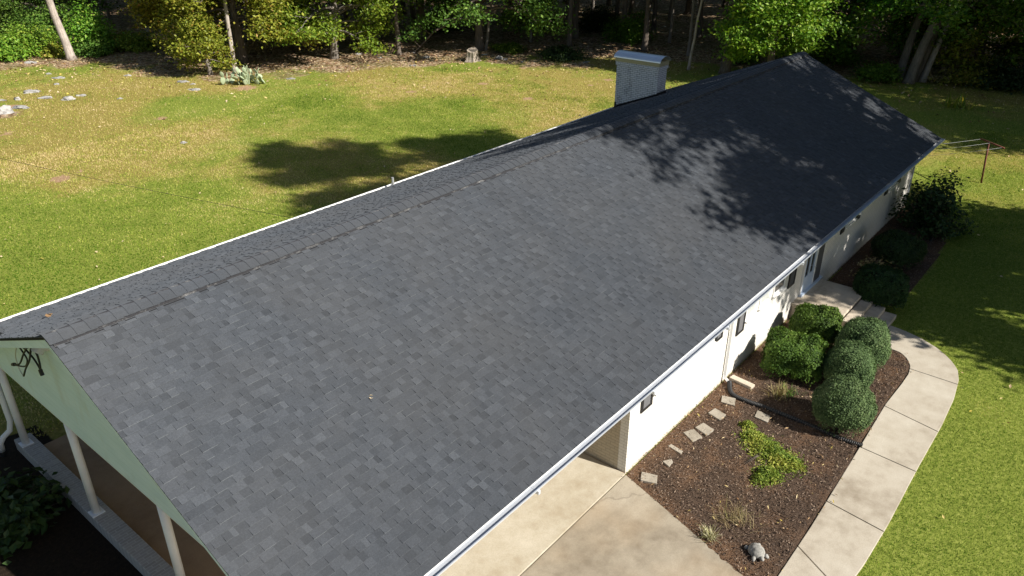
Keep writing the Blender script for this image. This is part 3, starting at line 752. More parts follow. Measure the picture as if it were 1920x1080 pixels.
def tree_meshes(seed, H, r0, cb, cr, nbr=26, nleaf=9000, ls=.26, lean=(0,0), bark=M_BARK, leaf=M_LEAF, clump=.5, shape=.5, droop=.15, low_only=None, crown_to=1.0):
    rng = np.random.default_rng(seed); b = MB()
    n = 12; wob = rng.normal(0, .10, (n+1,2)).cumsum(0)*(H/18)*.5; wob -= wob[0]
    path = []; rad = []
    for k in range(n+1):
        t = k/n; path.append(Vector((wob[k][0]+lean[0]*t*H, wob[k][1]+lean[1]*t*H, t*H*.96)))
        rad.append(max(.02, r0*(1-t)**.75*(1+.55*math.exp(-t*H/.35))))
    path.insert(1, path[0].lerp(path[1], min(.3, .35/(H/n)))); rad.insert(1, r0*1.12); rad[0] = r0*1.5; path[0].z = -.15
    b.tube(path, rad, 9)
    def at(t):
        s = t*n; k = min(n-1, int(s)); pl = path[:1]+path[2:]; return pl[k].lerp(pl[k+1], s-k)
    cl = []; wt = []
    for i in range(nbr):
        u = (i+rng.uniform(0, 1))/nbr; z = cb+(H*crown_to-cb)*u*.97; t = z/H
        prof = math.sin(math.pi*min(1, (u*.86+.14)**shape))**.8 if u > .02 else .75
        prof = max(.28, prof)
        L = cr*prof*rng.uniform(.7, 1.15); az = i*2.39996+rng.uniform(-.5, .5); el = rng.uniform(.05, .55)+u*.5
        p0 = at(min(.97, t)); d = Vector((math.cos(az)*math.cos(el), math.sin(az)*math.cos(el), math.sin(el)))
        pts = [p0+d*L*s+Vector((0,0,-droop*L*s*s*(1.3-u)))+Vector(rng.normal(0,.05*L*.4,3))*s for s in (0,.3,.6,.85,1)]
        br = max(.02, min(r0*.42, .028*L+.015)); b.tube(pts, [br,br*.8,br*.55,br*.35,br*.15], 5, False)
        nsub = 5
        for j in range(nsub):
            s = .35+.65*(j+rng.uniform(0,1))/nsub; k = s*4; kk = min(3, int(k)); q0 = pts[kk].lerp(pts[kk+1], k-kk) if kk < 4 else pts[4]
            a2 = az+rng.uniform(-1.3, 1.3); e2 = rng.uniform(-.35, .6); l2 = L*rng.uniform(.22, .42)
            q1 = q0+Vector((math.cos(a2)*math.cos(e2), math.sin(a2)*math.cos(e2), math.sin(e2)))*l2
            b.tube([q0, q0.lerp(q1,.5)+Vector((0,0,.04*l2)), q1], [br*.35,br*.22,.008], 4, False)
            for f in (.45, .75, 1.0): cl.append(q0.lerp(q1, f)); wt.append(.7+.5*f)
        cl.append(pts[-1]); wt.append(1.2)
    cl = np.array(cl); wt = np.array(wt); wt /= wt.sum()
    cc = rng.uniform(0, 1, len(cl))
    idx = rng.choice(len(cl), nleaf, p=wt)
    off = rng.normal(size=(nleaf,3))*np.array([clump,clump,clump*.5])
    C = cl[idx]+off
    ok = C[:,2] > max(.2, cb*.45); C = C[ok]; idx = idx[ok]
    N = rng.normal(size=(len(C),3))*.75; N[:,2] = np.abs(N[:,2])+.35
    V, Q = leaf_quads(C, N, ls, rng)
    v = np.clip(.30*cc[idx]+rng.normal(.32, .20, len(C)), 0, 1)
    return b.mesh('trunk', bark, True), np_mesh('crown', V, Q, dict(v=np.repeat(v, 4)), leaf)

def plant_tree(meshes, loc, label, group=None, name='broadleaf_tree', rz=0.0, sc=1.0):
    o = empty(name, loc, label, 'tree', group, rz); o.scale = (sc, sc, sc)
    link('trunk', meshes[0], o); link('crown', meshes[1], o); return o

def bush_mesh(seed, r, h, nleaf, ls, leaf, nst=9, up=.5, spiky=0.0, clump=.16):
    rng = np.random.default_rng(seed); b = MB(); cl = []
    for i in range(nst*5):
        az = rng.uniform(0, 6.283); rr = r*math.sqrt(rng.uniform(.02, 1)); top = Vector((math.cos(az)*rr, math.sin(az)*rr, h*math.sqrt(max(.05, 1-(rr/r)**2))*rng.uniform(.55, 1.05+spiky)))
        mid = Vector((top.x*.45, top.y*.45, top.z*.55)); base = Vector((top.x*.08, top.y*.08, -.05))
        b.tube([base, mid, top], [.018,.012,.004], 4, False)
        for f in (.35,.5,.65,.8,.92,1.0): cl.append(tuple(base.lerp(mid, f*2) if f < .5 else mid.lerp(top, (f-.5)*2)))
    cl = np.array(cl); cc = rng.uniform(0, 1, len(cl)); idx = rng.integers(0, len(cl), nleaf)
    C = cl[idx]+rng.normal(size=(nleaf,3))*np.array([clump*r,clump*r,clump*h*.7]); C = C[C[:,2] > .03]; idx = idx[:len(C)]
    N = C*np.array([.6,.6,.4])/r+rng.normal(size=(len(C),3))*.6; N[:,2] = np.abs(N[:,2])+up
    V, Q = leaf_quads(C, N, ls, rng)
    return b.mesh('stem', M_BARK, True), np_mesh('foliage', V, Q, dict(v=np.repeat(np.clip(.35*cc[idx]+rng.normal(.3,.2,len(C)),0,1),4)), leaf)
def plant_bush(ms, loc, label, name='bush', cat='bush', group=None, rz=0, sc=1.0):
    o = empty(name, loc, label, cat, group, rz); o.scale = (sc,)*3 if not hasattr(sc, '__len__') else sc
    link('stem', ms[0], o); link('foliage', ms[1], o); return o

def clipped_shrub(seed, rx, ry, h, leaf, label, loc, rz=0, nleaf=9000, ls=.042, rough=.045, name='clipped_shrub', group='rounded shrubs in the front bed', power=3.0):
    rng = np.random.default_rng(seed)
    def surf(D):
        a = np.abs(D); k = (np.abs(D[:,0])**power+np.abs(D[:,1])**power+np.abs(D[:,2])**2.4)**(1/power)
        s = 1/np.maximum(k, 1e-6)
        lump = 1+rough*(np.sin(D[:,0]*5+seed)+np.sin(D[:,1]*6+2*seed)+np.sin(D[:,2]*7+seed*.7))*.7+rough*.5*np.sin(D[:,0]*13+D[:,2]*11)
        return D*s[:,None]*lump[:,None]
    D = rng.normal(size=(nleaf,3)); D[:,2] = np.abs(D[:,2])*1.0-.28; D /= np.linalg.norm(D, axis=1, keepdims=True)
    S = surf(D); depth = 1-np.abs(rng.normal(0, .055, nleaf)); tuft = rng.uniform(0, 1, nleaf) > .93
    depth = np.where(tuft, 1+rng.uniform(0, .05, nleaf), depth)
    zc = .44*h
    P = S*depth[:,None]*np.array([rx,ry,h-zc]); low = D[:,2] < 0
    P[:,2] = np.where(low, P[:,2]*zc/(h-zc)*1.25, P[:,2]); P[:,2] += zc
    keep = P[:,2] > .03; P = P[keep]; D = D[keep]
    N = D+rng.normal(size=D.shape)*.5; N[:,2] += .15
    V, Q = leaf_quads(P, N, ls, rng, .55)
    nz = np.array([mnoise.noise(Vector(p)*2.6+Vector((seed,0,0))) for p in P])
    v = np.clip(.42+.30*nz+rng.normal(0, .18, len(P)), 0, 1)
    o = empty(name, loc, label, 'shrub', group, rz)
    # dark twiggy core
    bm = MB(); nu, nv = 20, 9
    DD = []
    for j in range(nv+1):
        el = -.32+(math.pi/2+.32)*j/nv
        for i in range(nu): DD.append((math.cos(el)*math.cos(2*math.pi*i/nu), math.cos(el)*math.sin(2*math.pi*i/nu), math.sin(el)))
    DD = np.array(DD); SS = surf(DD)*.87*np.array([rx,ry,h-zc]); SS[:,2] = np.where(DD[:,2] < 0, SS[:,2]*zc/(h-zc)*1.25, SS[:,2])+zc; SS[:,2] = np.maximum(SS[:,2], -.02)
    bm.v = [tuple(p) for p in SS]
    for j in range(nv):
        for i in range(nu): bm.f.append((j*nu+i, j*nu+(i+1)%nu, (j+1)*nu+(i+1)%nu, (j+1)*nu+i))
    link('branches', bm.mesh('branches', M_TWIG, True), o)
    link('foliage', np_mesh('foliage', V, Q, dict(v=np.repeat(v, 4)), leaf), o)
    return o
M_TWIG = m_plain('twig_core', (.022,.024,.012), .95, .1)

# ------------------------------------------------------------------ front bed planting
def shrub_px(seed, x0, x1, yb, h, leaf, label, depth=1.0, **k):
    c = G((x0+x1)/2-14, yb); s = px_size(c); r = (x1-x0)/2*s
    dirv = Vector((c.x, c.y, 0)).normalized(); c = c+dirv*r*.8*depth
    s2 = px_size((c.x, c.y, h*.5)); r = (x1-x0)/2*s2*.93
    return clipped_shrub(seed, r, r*depth, h, leaf, label, (c.x, c.y, .02), rz=math.atan2(dirv.y, dirv.x)+math.pi/2, **k)
shrub_px(1, 1524, 1636, 824, 1.18, M_CLIP, 'dense grey green clipped shrub nearest the end of the black drain pipe', nleaf=26000)
shrub_px(2, 1548, 1640, 745, 1.16, M_CLIP, 'dense grey green clipped shrub in the middle of the row beside the curved walk', nleaf=23000)
shrub_px(3, 1572, 1669, 702, 1.24, M_CLIP, 'dense grey green clipped shrub right in front of the porch steps', nleaf=23000)
shrub_px(4, 1490, 1582, 655, .98, M_FRESH, 'bright green looser shrub against the side of the porch landing', nleaf=14000, ls=.06, rough=.10, power=2.3)
shrub_px(5, 1434, 1548, 720, 1.0, M_FRESH, 'bright green looser shrub with a brown bare patch near the house wall', nleaf=15000, ls=.06, rough=.11, power=2.3)
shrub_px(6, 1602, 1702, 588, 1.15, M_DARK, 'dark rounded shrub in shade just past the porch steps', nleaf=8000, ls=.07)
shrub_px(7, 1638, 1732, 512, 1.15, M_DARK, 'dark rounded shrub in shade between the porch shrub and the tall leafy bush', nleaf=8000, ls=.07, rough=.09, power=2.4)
c = G(1640, 520); plant_bush(bush_mesh(31, .7, .6, 900, .10, M_STRAW), (c.x, c.y, 0), 'low brownish withering shrub in the shaded bed beyond the porch', 'low_shrub', 'shrub')
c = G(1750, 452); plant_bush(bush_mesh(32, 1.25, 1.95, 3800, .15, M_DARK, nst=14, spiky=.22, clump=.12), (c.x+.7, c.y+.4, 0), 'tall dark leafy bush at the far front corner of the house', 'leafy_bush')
# bush by the carport wall
hy = G(50, 990)
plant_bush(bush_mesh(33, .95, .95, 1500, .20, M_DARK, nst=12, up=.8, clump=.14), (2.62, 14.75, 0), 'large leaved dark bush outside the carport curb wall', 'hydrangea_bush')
# spreading juniper
def groundcover():
    rng = np.random.default_rng(9); o = empty('juniper_mat', G(1440,850), 'bright yellow green spreading juniper in the middle of the mulch bed', 'ground cover')
    base = np.array(o.location); C = []
    for (x, y, r, n) in ((1402,803,.17,450),(1412,825,.30,1000),(1436,846,.40,1900),(1462,868,.40,1900),(1485,876,.26,700),(1440,895,.30,1100),(1425,905,.2,400)):
        c = np.array(G(x, y)); q = rng.normal(size=(n,2))*.48; rr = np.hypot(*q.T); hh = .17*np.exp(-rr**2*1.4)
        C.append(np.stack([c[0]+q[:,0]*r, c[1]+q[:,1]*r, .03+hh*rng.uniform(.3, 1.1, n)], 1))
    C = np.concatenate(C)-base; N = rng.normal(size=C.shape)*.7; N[:,2] = np.abs(N[:,2])+.4
    V, Q = leaf_quads(C, N, .065, rng, .4); nz = np.array([mnoise.noise(Vector(p)*3.3) for p in C])
    link('foliage', np_mesh('foliage', V, Q, dict(v=np.repeat(np.clip(.45+.5*nz+rng.normal(0,.2,len(C)),0,1),4)), M_JUN), o)
    b = MB()
    for k in range(10):
        a = rng.uniform(0, 6.28); e = Vector((math.cos(a)*rng.uniform(.3,.9), math.sin(a)*rng.uniform(.2,.6), .05)); b.tube([(0,0,.0), e*.5+Vector((0,0,.06)), e], [.014,.01,.005], 5)
    link('stem', b.mesh('stem', M_BARK, True), o)
groundcover()
def tuft(name, px, py, n, L, wd, mat, label, spread=.8, seed=1, cat='plant', flat=.0):
    rng = np.random.default_rng(seed); c = G(px, py); V = []; Q = []; A = []
    for k in range(n):
        a = rng.uniform(0, 6.283); l = L*rng.uniform(.6, 1.2); out = rng.uniform(.15, 1)*spread; d = np.array([math.cos(a), math.sin(a)]); s = np.array([-d[1], d[0]])*wd*.5; v = rng.uniform(0, 1)
        o2 = rng.normal(0, .05+flat, 2); i = len(V)
        for t in (0,.4,.75,1):
            h = l*(t*(1-.55*out*t)) * (1-out*.35); x = o2+d*l*out*t*.9; w_ = s*(1-t*.85)
            V += [(x[0]-w_[0],x[1]-w_[1],h+.02),(x[0]+w_[0],x[1]+w_[1],h+.02)]; A += [v, v]
        for t in range(3): Q.append((i+2*t,i+2*t+1,i+2*t+3,i+2*t+2))
    o = link(name, np_mesh(name, V, Q, dict(v=A), mat)); o.location = (c.x, c.y, .0); return tag(o, label, cat)
tuft('grass_tuft', 1330, 1010, 90, .34, .016, M_PALEGRASS, 'pale cream striped grass tuft beside the driveway edge', 1.0, 2)
tuft('withered_clump', 1378, 975, 160, .36, .010, M_STRAW, 'withered straw coloured clump near the cement turtle', 1.25, 3, flat=.12)
tuft('lily_clump', 1462, 742, 110, .42, .022, M_STRAW, 'browning lily clump with white blooms in front of the loose shrub', .9, 4, flat=.05)
tuft('weed_clump', 1480, 742, 60, .3, .018, M_FRESH, 'small green weed next to the browning lily clump', 1.0, 6, flat=.05)
tuft('lawn_sapling', 1795, 200, 60, .9, .10, M_LEAFY, 'small arching yellow green sapling in the shaded far lawn', 1.1, 7, flat=.35)
# stepping stones
def stone(pxs, label, seed):
    P = [G(x, y, .06) for x, y in pxs]; c = sum(P, Vector())/len(P); b = MB()
    b.prism([(p.x-c.x, p.y-c.y) for p in P], -.05, .025); o = b.build('stepping_stone', M_STONE, bevel=.006); o.location = (c.x, c.y, .045)
    rng = random.Random(seed); o.rotation_euler = (rng.uniform(-.02,.02), rng.uniform(-.02,.02), 0)
    tag(o, label, 'stone', 'square stepping stones along the wall')
sq = lambda ox, oy, pts: [(1080+x/2.4547+ox, 640+y/2.4547+oy) for x, y in pts]
stone(sq(0,0,[(302,600),(375,618),(372,657),(297,640)]), 'square stepping stone nearest the driveway corner', 1)
stone(sq(0,0,[(398,553),(440,542),(446,556),(428,577)]), 'small broken triangular stone piece between the stepping stones', 2)
stone(sq(0,0,[(424,482),(438,473),(492,507),(482,518)]), 'narrow broken stepping stone sliver half buried in mulch', 3)
stone(sq(0,0,[(494,419),(541,404),(582,442),(537,462)]), 'stepping stone touching its twin in the middle of the path', 4)
stone(sq(0,0,[(548,397),(586,375),(636,407),(601,433)]), 'stepping stone lying slightly higher than its touching twin', 5)
stone(sq(0,0,[(608,330),(640,308),(690,338),(662,363)]), 'stepping stone fifth along the house wall below the gutter', 6)
stone(sq(0,0,[(672,250),(735,264),(730,297),(668,279)]), 'square stepping stone closest to the white downspout', 7)
stone(sq(0,0,[(836,317),(895,345),(882,375),(822,347)]), 'stepping stone set apart beside the shadow of the clipped shrub', 8)
# splash block and corrugated drain
sb = MB(); a = G(1370,712); c2 = G(1411,731); dv = (c2-a); dv.z = 0; dn = Vector((-dv.y,dv.x,0)).normalized()*.09
sb.prism([tuple((a+dn)[:2]), tuple((c2+dn)[:2]), tuple((c2-dn)[:2]), tuple((a-dn)[:2])], 0, .12)
tag(sb.build('concrete_block', M_STEP, bevel=.012), 'long concrete block lying beside the downspout outlet', 'concrete block')
def corrugated(pts, r, name, label, group=None):
    sp = spline(pts, 60); rad = [r*(1+.12*math.sin(k*1.25)) for k in range(len(sp))]
    o = MB().tube(sp, rad, 12).build(name, M_BLACK, sm=True); return tag(o, label, 'pipe', group)
dsb = Vector((15.93, YW-.2, .08))
corrugated([dsb, G(1372,738,.07), G(1400,752,.07), G(1432,763,.06), G(1480,782,.05), G(1530,802,.05), G(1575,822,.05), G(1617,836,.06)], .055, 'drain_pipe', 'black corrugated drain pipe from the downspout through the bed to the walk')
dsf = Vector((31.45, YW-.2, .08))
corrugated([dsf, dsf+Vector((-.1,-.35,-.01)), dsf+Vector((.1,-.9,-.02)), G(1745,452,.05)], .05, 'drain_pipe', 'black drain pipe under the far corner downspout behind the leafy bush')
# cement turtle
def turtle():
    c = G(1417, 1040); o = empty('turtle_statue', (c.x, c.y, .03), 'grey cement turtle ornament near the driveway corner of the bed', 'garden ornament', rz=R_(232)); o.scale = (.74,.74,.78)
    V = []; F = []; nu, nv = 28, 10
    for j in range(nv+1):
        el = math.pi/2*j/nv
        for i in range(nu):
            a = 2*math.pi*i/nu; r = math.cos(el); groove = 1-.07*(abs(math.sin(a*3+1))<.22)*(.2<el<1.2)-.05*(abs(el-.75)<.1)
            V.append((.24*r*math.cos(a)*groove, .205*r*math.sin(a)*groove, .055+.19*math.sin(el)*groove))
    for j in range(nv):
        for i in range(nu): F.append((j*nu+i, j*nu+(i+1)%nu, (j+1)*nu+(i+1)%nu, (j+1)*nu+i))
    F.append(tuple(range(nu-1,-1,-1)))
    b = MB(); b.v, b.f = V, F; b.build('shell', M_TURTLE, o, sm=True)
    b = MB(); b.tube([(.17,0,.06),(.22,0,.075),(.27,0,.09),(.31,0,.085),(.335,0,.07)], [.045,.05,.058,.05,.018], 12); b.build('head', M_TURTLE, o, sm=True)
    for sx, sy, a in ((.16,.15,.7),(.16,-.15,-.7),(-.16,.14,2.4),(-.16,-.14,-2.4)):
        b = MB(); d = Vector((math.cos(a), math.sin(a), 0)); p = Vector((sx,sy,.06)); b.tube([p, p+d*.04, p+d*.075+Vector((0,0,-.035)), p+d*.10+Vector((0,0,-.05))], [.05,.055,.042,.015], 10); b.build('leg', M_TURTLE, o, sm=True)
    MB().tube([(-.22,0,.06),(-.29,0,.03)], [.03,.008], 8).build('tail', M_TURTLE, o, sm=True)
turtle()

# ------------------------------------------------------------------ clothesline
cb0 = G(1840, 343); top = Vector((cb0.x-.02, cb0.y+.14, 1.72)); pole = empty('clothesline_pole', cb0, 'rusty red steel clothesline pole with a crossbar on the far lawn', 'clothesline pole')
MB().tube([(0,0,-.1), tuple(top-cb0)], .038, 12).build('post', M_RUST, pole, sm=True)
e0, e1 = G(1838,260,1.74), G(1883,278,1.74)
MB().tube([tuple(e0-cb0), tuple(e1-cb0)], .034, 10).build('crossbar', M_RUST, pole, sm=True)
def wire(a, c, label):
    pts = [Vector(a).lerp(Vector(c), k/16)+Vector((0,0,-.22*(k/16)*(1-k/16))) for k in range(17)]
    tag(MB().tube(pts, .0042, 5).build('clothesline', M_WIRE), label, 'clothesline', 'clotheslines strung from the rusty pole')
wl_dir = (G(1759,272,1.72)-e0); wl_dir.z = 0; wl_dir.normalize()
for k, t in enumerate((.04, .45, .93)):
    a = e0.lerp(e1, t); wire(a, (XW1+.02, a.y+(XW1-a.x)*wl_dir.y/wl_dir.x, 1.95), ['clothesline tied to the far end of the crossbar', 'clothesline tied next to the pole top', 'clothesline tied to the near end of the crossbar'][k])

# ------------------------------------------------------------------ rocks, stump, cactus
def rock_mesh(seed, sx, sy, sz):
    bpyb = __import__('bmesh'); bm = bpyb.new(); bpyb.ops.create_icosphere(bm, subdivisions=3, radius=1)
    for v in bm.verts:
        n = mnoise.noise(v.co*1.3+Vector((seed*3.1,0,0)))*.55+mnoise.noise(v.co*2.7+Vector((0,seed,0)))*.3+mnoise.noise(v.co*6+Vector((0,seed,0)))*.10
        v.co *= 1+n; v.co = Vector((v.co.x*sx, v.co.y*sy, v.co.z*sz if v.co.z > 0 else v.co.z*sz*.5))
    me = bpy.data.meshes.new('rock'); bm.to_mesh(me); bm.free(); me.materials.append(M_ROCK); return me
ROCKS = [(8,205,40,22,.35,'large grey rock at the left end of the rocky lawn edge'),(40,200,30,8,.1,'flat white rock just right of the large grey rock'),(60,170,32,10,.14,'broad pale rock heading the rocky cluster on the lawn'),
 (33,184,14,10,.14,'small upright grey rock above the large grey rock'),(85,182,26,6,.07,'flat low pale rock in the middle of the rocky cluster'),(128,184,24,10,.12,'smooth pale boulder at the right side of the rocky cluster'),
 (152,178,18,5,.06,'thin pale stone right of the smooth pale boulder'),(106,157,9,5,.08,'lone small white stone above the rocky cluster'),(5,187,14,5,.06,'flat grey stone above the left edge boulder'),
 (110,145,22,4,.05,'long flat pale stone below the leaning trunk'),(92,138,12,4,.05,'small grey stone below the leaning trunk'),(240,141,14,4,.05,'small flat stone on open lawn right of the leaning trunk'),
 (343,152,22,5,.07,'long pale stone below the yellowish sapling'),(362,157,10,4,.05,'small stone touching the long pale stone'),(365,167,24,4,.05,'flat slab stone below the yellowish sapling'),
 (225,184,10,5,.05,'buff stone in the grass left of the cactus'),(345,266,11,7,.04,'dark flat stone alone in the middle of the back lawn'),
 (671,101,14,7,.12,'buff rock right of the sloping low crowned tree'),(775,98,10,5,.09,'pale rock near the small dead stub'),(800,107,12,6,.08,'pale rock left of the tree stump'),(712,108,9,5,.07,'small white rock among dry leaves'),
 (775,122,14,6,.05,'low white rock below the dead stub'),(908,102,14,7,.10,'buff rock at the foot of the trunk behind the stump'),(936,107,16,9,.14,'white rock right of the tree stump'),(947,110,10,6,.09,'small white rock touching the white rock by the stump'),
 (980,115,8,5,.06,'small pale rock at the edge of the wood shade'),(1100,116,14,5,.07,'grey rock in the shade left of the chimney'),(57,116,22,8,.14,'dark grey rock in bare soil left of the leaning trunk'),
 (545,147,18,3,.04,'thin pale stone right of the cactus')]
for k, (x, y, wpx, hpx, hz, lab) in enumerate(ROCKS):
    c = G(x, y+hpx*.3); s = px_size(c); o = link('rock', rock_mesh(k+1, wpx*s*.5, max(.12, wpx*s*.32), max(hz, hpx*s*.5)))
    o.location = (c.x, c.y, .0); o.rotation_euler = (0, 0, YAW-PI2+random.Random(k).uniform(-.3,.3)); tag(o, lab, 'rock', 'pale rocks along the lawn edge')
def stump():
    c = G(886, 114); o = empty('tree_stump', c, 'weathered grey tree stump at the edge of the back lawn', 'stump'); n = 22; V = []; F = []; rng = random.Random(3)
    prof = [(.62,-.05),(.50,.10),(.42,.3),(.40,.6),(.40,.78)]
    for j, (r, z) in enumerate(prof):
        for i in range(n):
            a = 6.283*i/n; q = r*(1+.10*math.sin(a*5)*(1.4-z)+.05*math.sin(a*9+2)); V.append((q*math.cos(a), q*math.sin(a), z+(.10*math.sin(a+1.0)+.04*math.sin(3*a) if j == 4 else 0)))
    for j in range(4):
        for i in range(n): F.append((j*n+i, j*n+(i+1)%n, (j+1)*n+(i+1)%n, (j+1)*n+i))
    b = MB(); b.v, b.f = V, F; b.build('bark', M_STUMP, o)
    b = MB(); b.v = V[4*n:]+[(0,0,.70)]; b.f = [(i,(i+1)%n,n) for i in range(n)]; b.build('cut_top', M_STUMP, o)
    c = G(747, 101); b = MB(); b.tube([(0,0,-.1),(.02,0,.15),(-.02,.02,.55)], [.22,.13,.09], 9)
    for a in (.5,2.6,4.4): b.tube([(0,0,.15),(math.cos(a)*.35,math.sin(a)*.35,-.03)], [.09,.03], 6)
    o = b.build('dead_stub', M_STUMP); o.location = c; tag(o, 'small pale dead stub standing among dry leaves', 'stump')
stump()
def cactus():
    c = G(462, 158); o = empty('prickly_pear', c, 'spreading prickly pear cactus with flat round pads below the twin trunks', 'cactus'); rng = random.Random(8); placed = []
    def pad(p, az, tilt, s):
        n = 12; V = []; F = []; d = Vector((math.cos(az)*math.sin(tilt), math.sin(az)*math.sin(tilt), math.cos(tilt))); sd = Vector((-math.sin(az+rng.uniform(-1.2,1.2)), math.cos(az), 0)).normalized(); nn = d.cross(sd).normalized()
        ring = [(math.sin(math.pi*min(1,t))**.7*(.62+.38*t), t) for t in (.02,.12,.3,.5,.7,.88,.98)]
        b = MB()
        for wv, t in ring:
            for i in range(n):
                a = 6.283*i/n; b.v.append(tuple(p+d*s*t+sd*s*.42*wv*math.cos(a)+nn*s*.10*wv*math.sin(a)))
        for j in range(len(ring)-1):
            for i in range(n): b.f.append((j*n+i, j*n+(i+1)%n, (j+1)*n+(i+1)%n, (j+1)*n+i))
        b.f.append(tuple(range(n-1,-1,-1))); b.f.append(tuple((len(ring)-1)*n+i for i in range(n)))
        b.build('pad', M_CACTUS, o, sm=True); return p+d*s*.93
    for k in range(17):
        x = rng.uniform(-1.7, 1.7); a = rng.uniform(0, 6.28); dirx = _r*x; base = Vector((dirx.x, dirx.y, 0))+Vector((rng.uniform(-.35,.35), rng.uniform(-.35,.35), 0))
        e = pad(base, a, rng.uniform(.1,.75), rng.uniform(.38,.55)); 
        for q in range(rng.choice((1,2,2))): 
            e2 = pad(e-Vector((0,0,.05)), a+rng.uniform(-1.5,1.5), rng.uniform(.1,.9), rng.uniform(.34,.5))
            if rng.random() < .45: pad(e2, a+rng.uniform(-1,1), rng.uniform(.1,.7), rng.uniform(.3,.42))
    b = MB()
    for k in range(5):
        b.tube([(_r.x*(-.1+.07*k), _r.y*(-.1+.07*k), 0), (_r.x*(-.1+.1*k), _r.y*(-.1+.1*k), 1.0+.2*(k%2))], [.035,.03], 6)
    b.build('stem', M_CACTUS, o)
cactus()

# ------------------------------------------------------------------ named trees along the lawn edge
LX, LY = _r.x, _r.y                                            # picture-right on the ground
def gz(x, y):
    return 0.0
c = G(135, 112); plant_tree(tree_meshes(41, 19, .29, 9.5, 5, 22, 7000, .28, lean=(-LX*.11,-LY*.11), bark=M_BARKP), c, 'tall pale trunked oak leaning left at the edge of the lawn')
c = G(346, 104); plant_tree(tree_meshes(42, 9.5, .34, 2.8, 2.9, 44, 30000, .24, bark=M_BARKG, leaf=M_LEAFY, droop=.4), c, 'grey trunked tree with yellowish leaves left of the twin trunks')
c = G(456, 118); plant_tree(tree_meshes(43, 9.5, .38, 2.4, 5.0, 44, 32000, .24, bark=M_BARK, leaf=M_LEAFY, droop=.45), c, 'thick brown trunked tree standing directly behind the cactus')
c = G(441, 133); plant_tree(tree_meshes(44, 12, .17, 5.0, 2.6, 18, 4000, .24, bark=M_BARKP, leaf=M_LEAFY), c, 'slender pale trunk in front of the thick brown trunk')
c = G(396, 141); plant_tree(tree_meshes(45, 3.7, .15, .8, 1.5, 32, 6500, .20, lean=(-LX*.12,-LY*.12), bark=M_BARKG, leaf=M_LEAFY, clump=.35, droop=.3), c, 'short sapling with olive and rust tinted leaves left of the cactus', name='sapling')
c = G(627, 110); plant_tree(tree_meshes(46, 9.5, .30, 1.7, 4.2, 46, 34000, .23, lean=(LX*.10,LY*.10), bark=M_BARKG, leaf=M_LIME, droop=.45), c, 'low crowned bright green tree with a sloping grey trunk')
c = G(707, 76); plant_tree(tree_meshes(47, 18, .36, 7, 5, 24, 8000, .27, bark=M_BARKG), c, 'straight grey trunk standing behind the low crowned bright tree')
c = G(899, 95); plant_tree(tree_meshes(48, 12, .33, 2.4, 6.0, 46, 36000, .24, bark=M_BARK, leaf=M_FRESH, droop=.5), c, 'broad green tree spreading over the tree stump')
c = G(911, 95); plant_tree(tree_meshes(49, 11, .12, 6, 2.2, 14, 2500, .24, lean=(LX*.10,LY*.10), bark=M_BARKG), c, 'thin slanting trunk right beside the broad green tree')
c = G(1358, 138); plant_tree(tree_meshes(50, 20, .33, 8, 4.5, 24, 8000, .27, lean=(LX*.03,LY*.03), bark=M_BARK), c, 'thick dark straight trunk right of the chimney')
c = G(1291, 130); plant_tree(tree_meshes(51, 13, .10, 7, 2.2, 14, 2500, .24, lean=(LX*.10,LY*.10), bark=M_BARKP), c, 'thin pale bent trunk above the chimney cap')
c = G(1440, 150); plant_tree(tree_meshes(52, 10.5, .26, 2.2, 2.7, 50, 38000, .23, bark=M_BARK, leaf=M_LIME, droop=.45), c, 'bright lime green tree rising behind the far ridge end')
c = G(1590, 118); plant_tree(tree_meshes(53, 12, .28, 2.0, 4.6, 46, 30000, .24, bark=M_BARK, leaf=M_FRESH, droop=.4), c, 'green tree with one sunny side right of the lime tree')
for k, (x, y, r, l, lab) in enumerate(((1684,146,.27,.16,'leftmost trunk of the leaning four trunk clump past the far gable'),(1703,156,.30,.20,'thick second trunk of the leaning clump past the far gable'),(1713,152,.22,.27,'third steeply leaning trunk of the clump past the far gable'),(1729,153,.20,.22,'rightmost pale trunk of the leaning clump past the far gable'))):
    c = G(x, y); plant_tree(tree_meshes(54+k, 15, r, 4.4, 4.6, 26, 9000, .26, lean=(LX*l,LY*l), bark=[M_BARKG,M_BARKG,M_BARK,M_BARKP][k], leaf=M_LEAF, droop=.5), c, lab, 'leaning clump of four trunks')
c = G(1830, 128); plant_tree(tree_meshes(60, 14, .24, 1.3, 5.2, 50, 30000, .25, bark=M_BARK, leaf=M_LEAFY, droop=.5), c, 'shaggy dark tree hanging to the ground near the top right corner')
c = G(1915, 150); plant_tree(tree_meshes(61, 13, .24, 1.2, 5.0, 48, 26000, .25, bark=M_BARK, leaf=M_LEAF, droop=.5), c, 'dense low branched tree at the far right lawn edge')
c = G(1775, 110); plant_tree(tree_meshes(62, 12, .2, 1.6, 3.8, 40, 22000, .24, bark=M_BARK, leaf=M_LEAFY, droop=.4), c, 'yellow green tree just behind the leaning clump')
c = G(40, 72); plant_tree(tree_meshes(63, 12, .36, 2.2, 5.6, 44, 30000, .26, bark=M_BARK, leaf=M_FRESH, droop=.45), c, 'leafy green tree with a dark trunk at the far left')
c = G(283, 62); plant_tree(tree_meshes(64, 17, .3, 7, 4.6, 24, 8000, .27, bark=M_BARKP), c, 'grey white trunk deep in shade left of the yellowish tree')

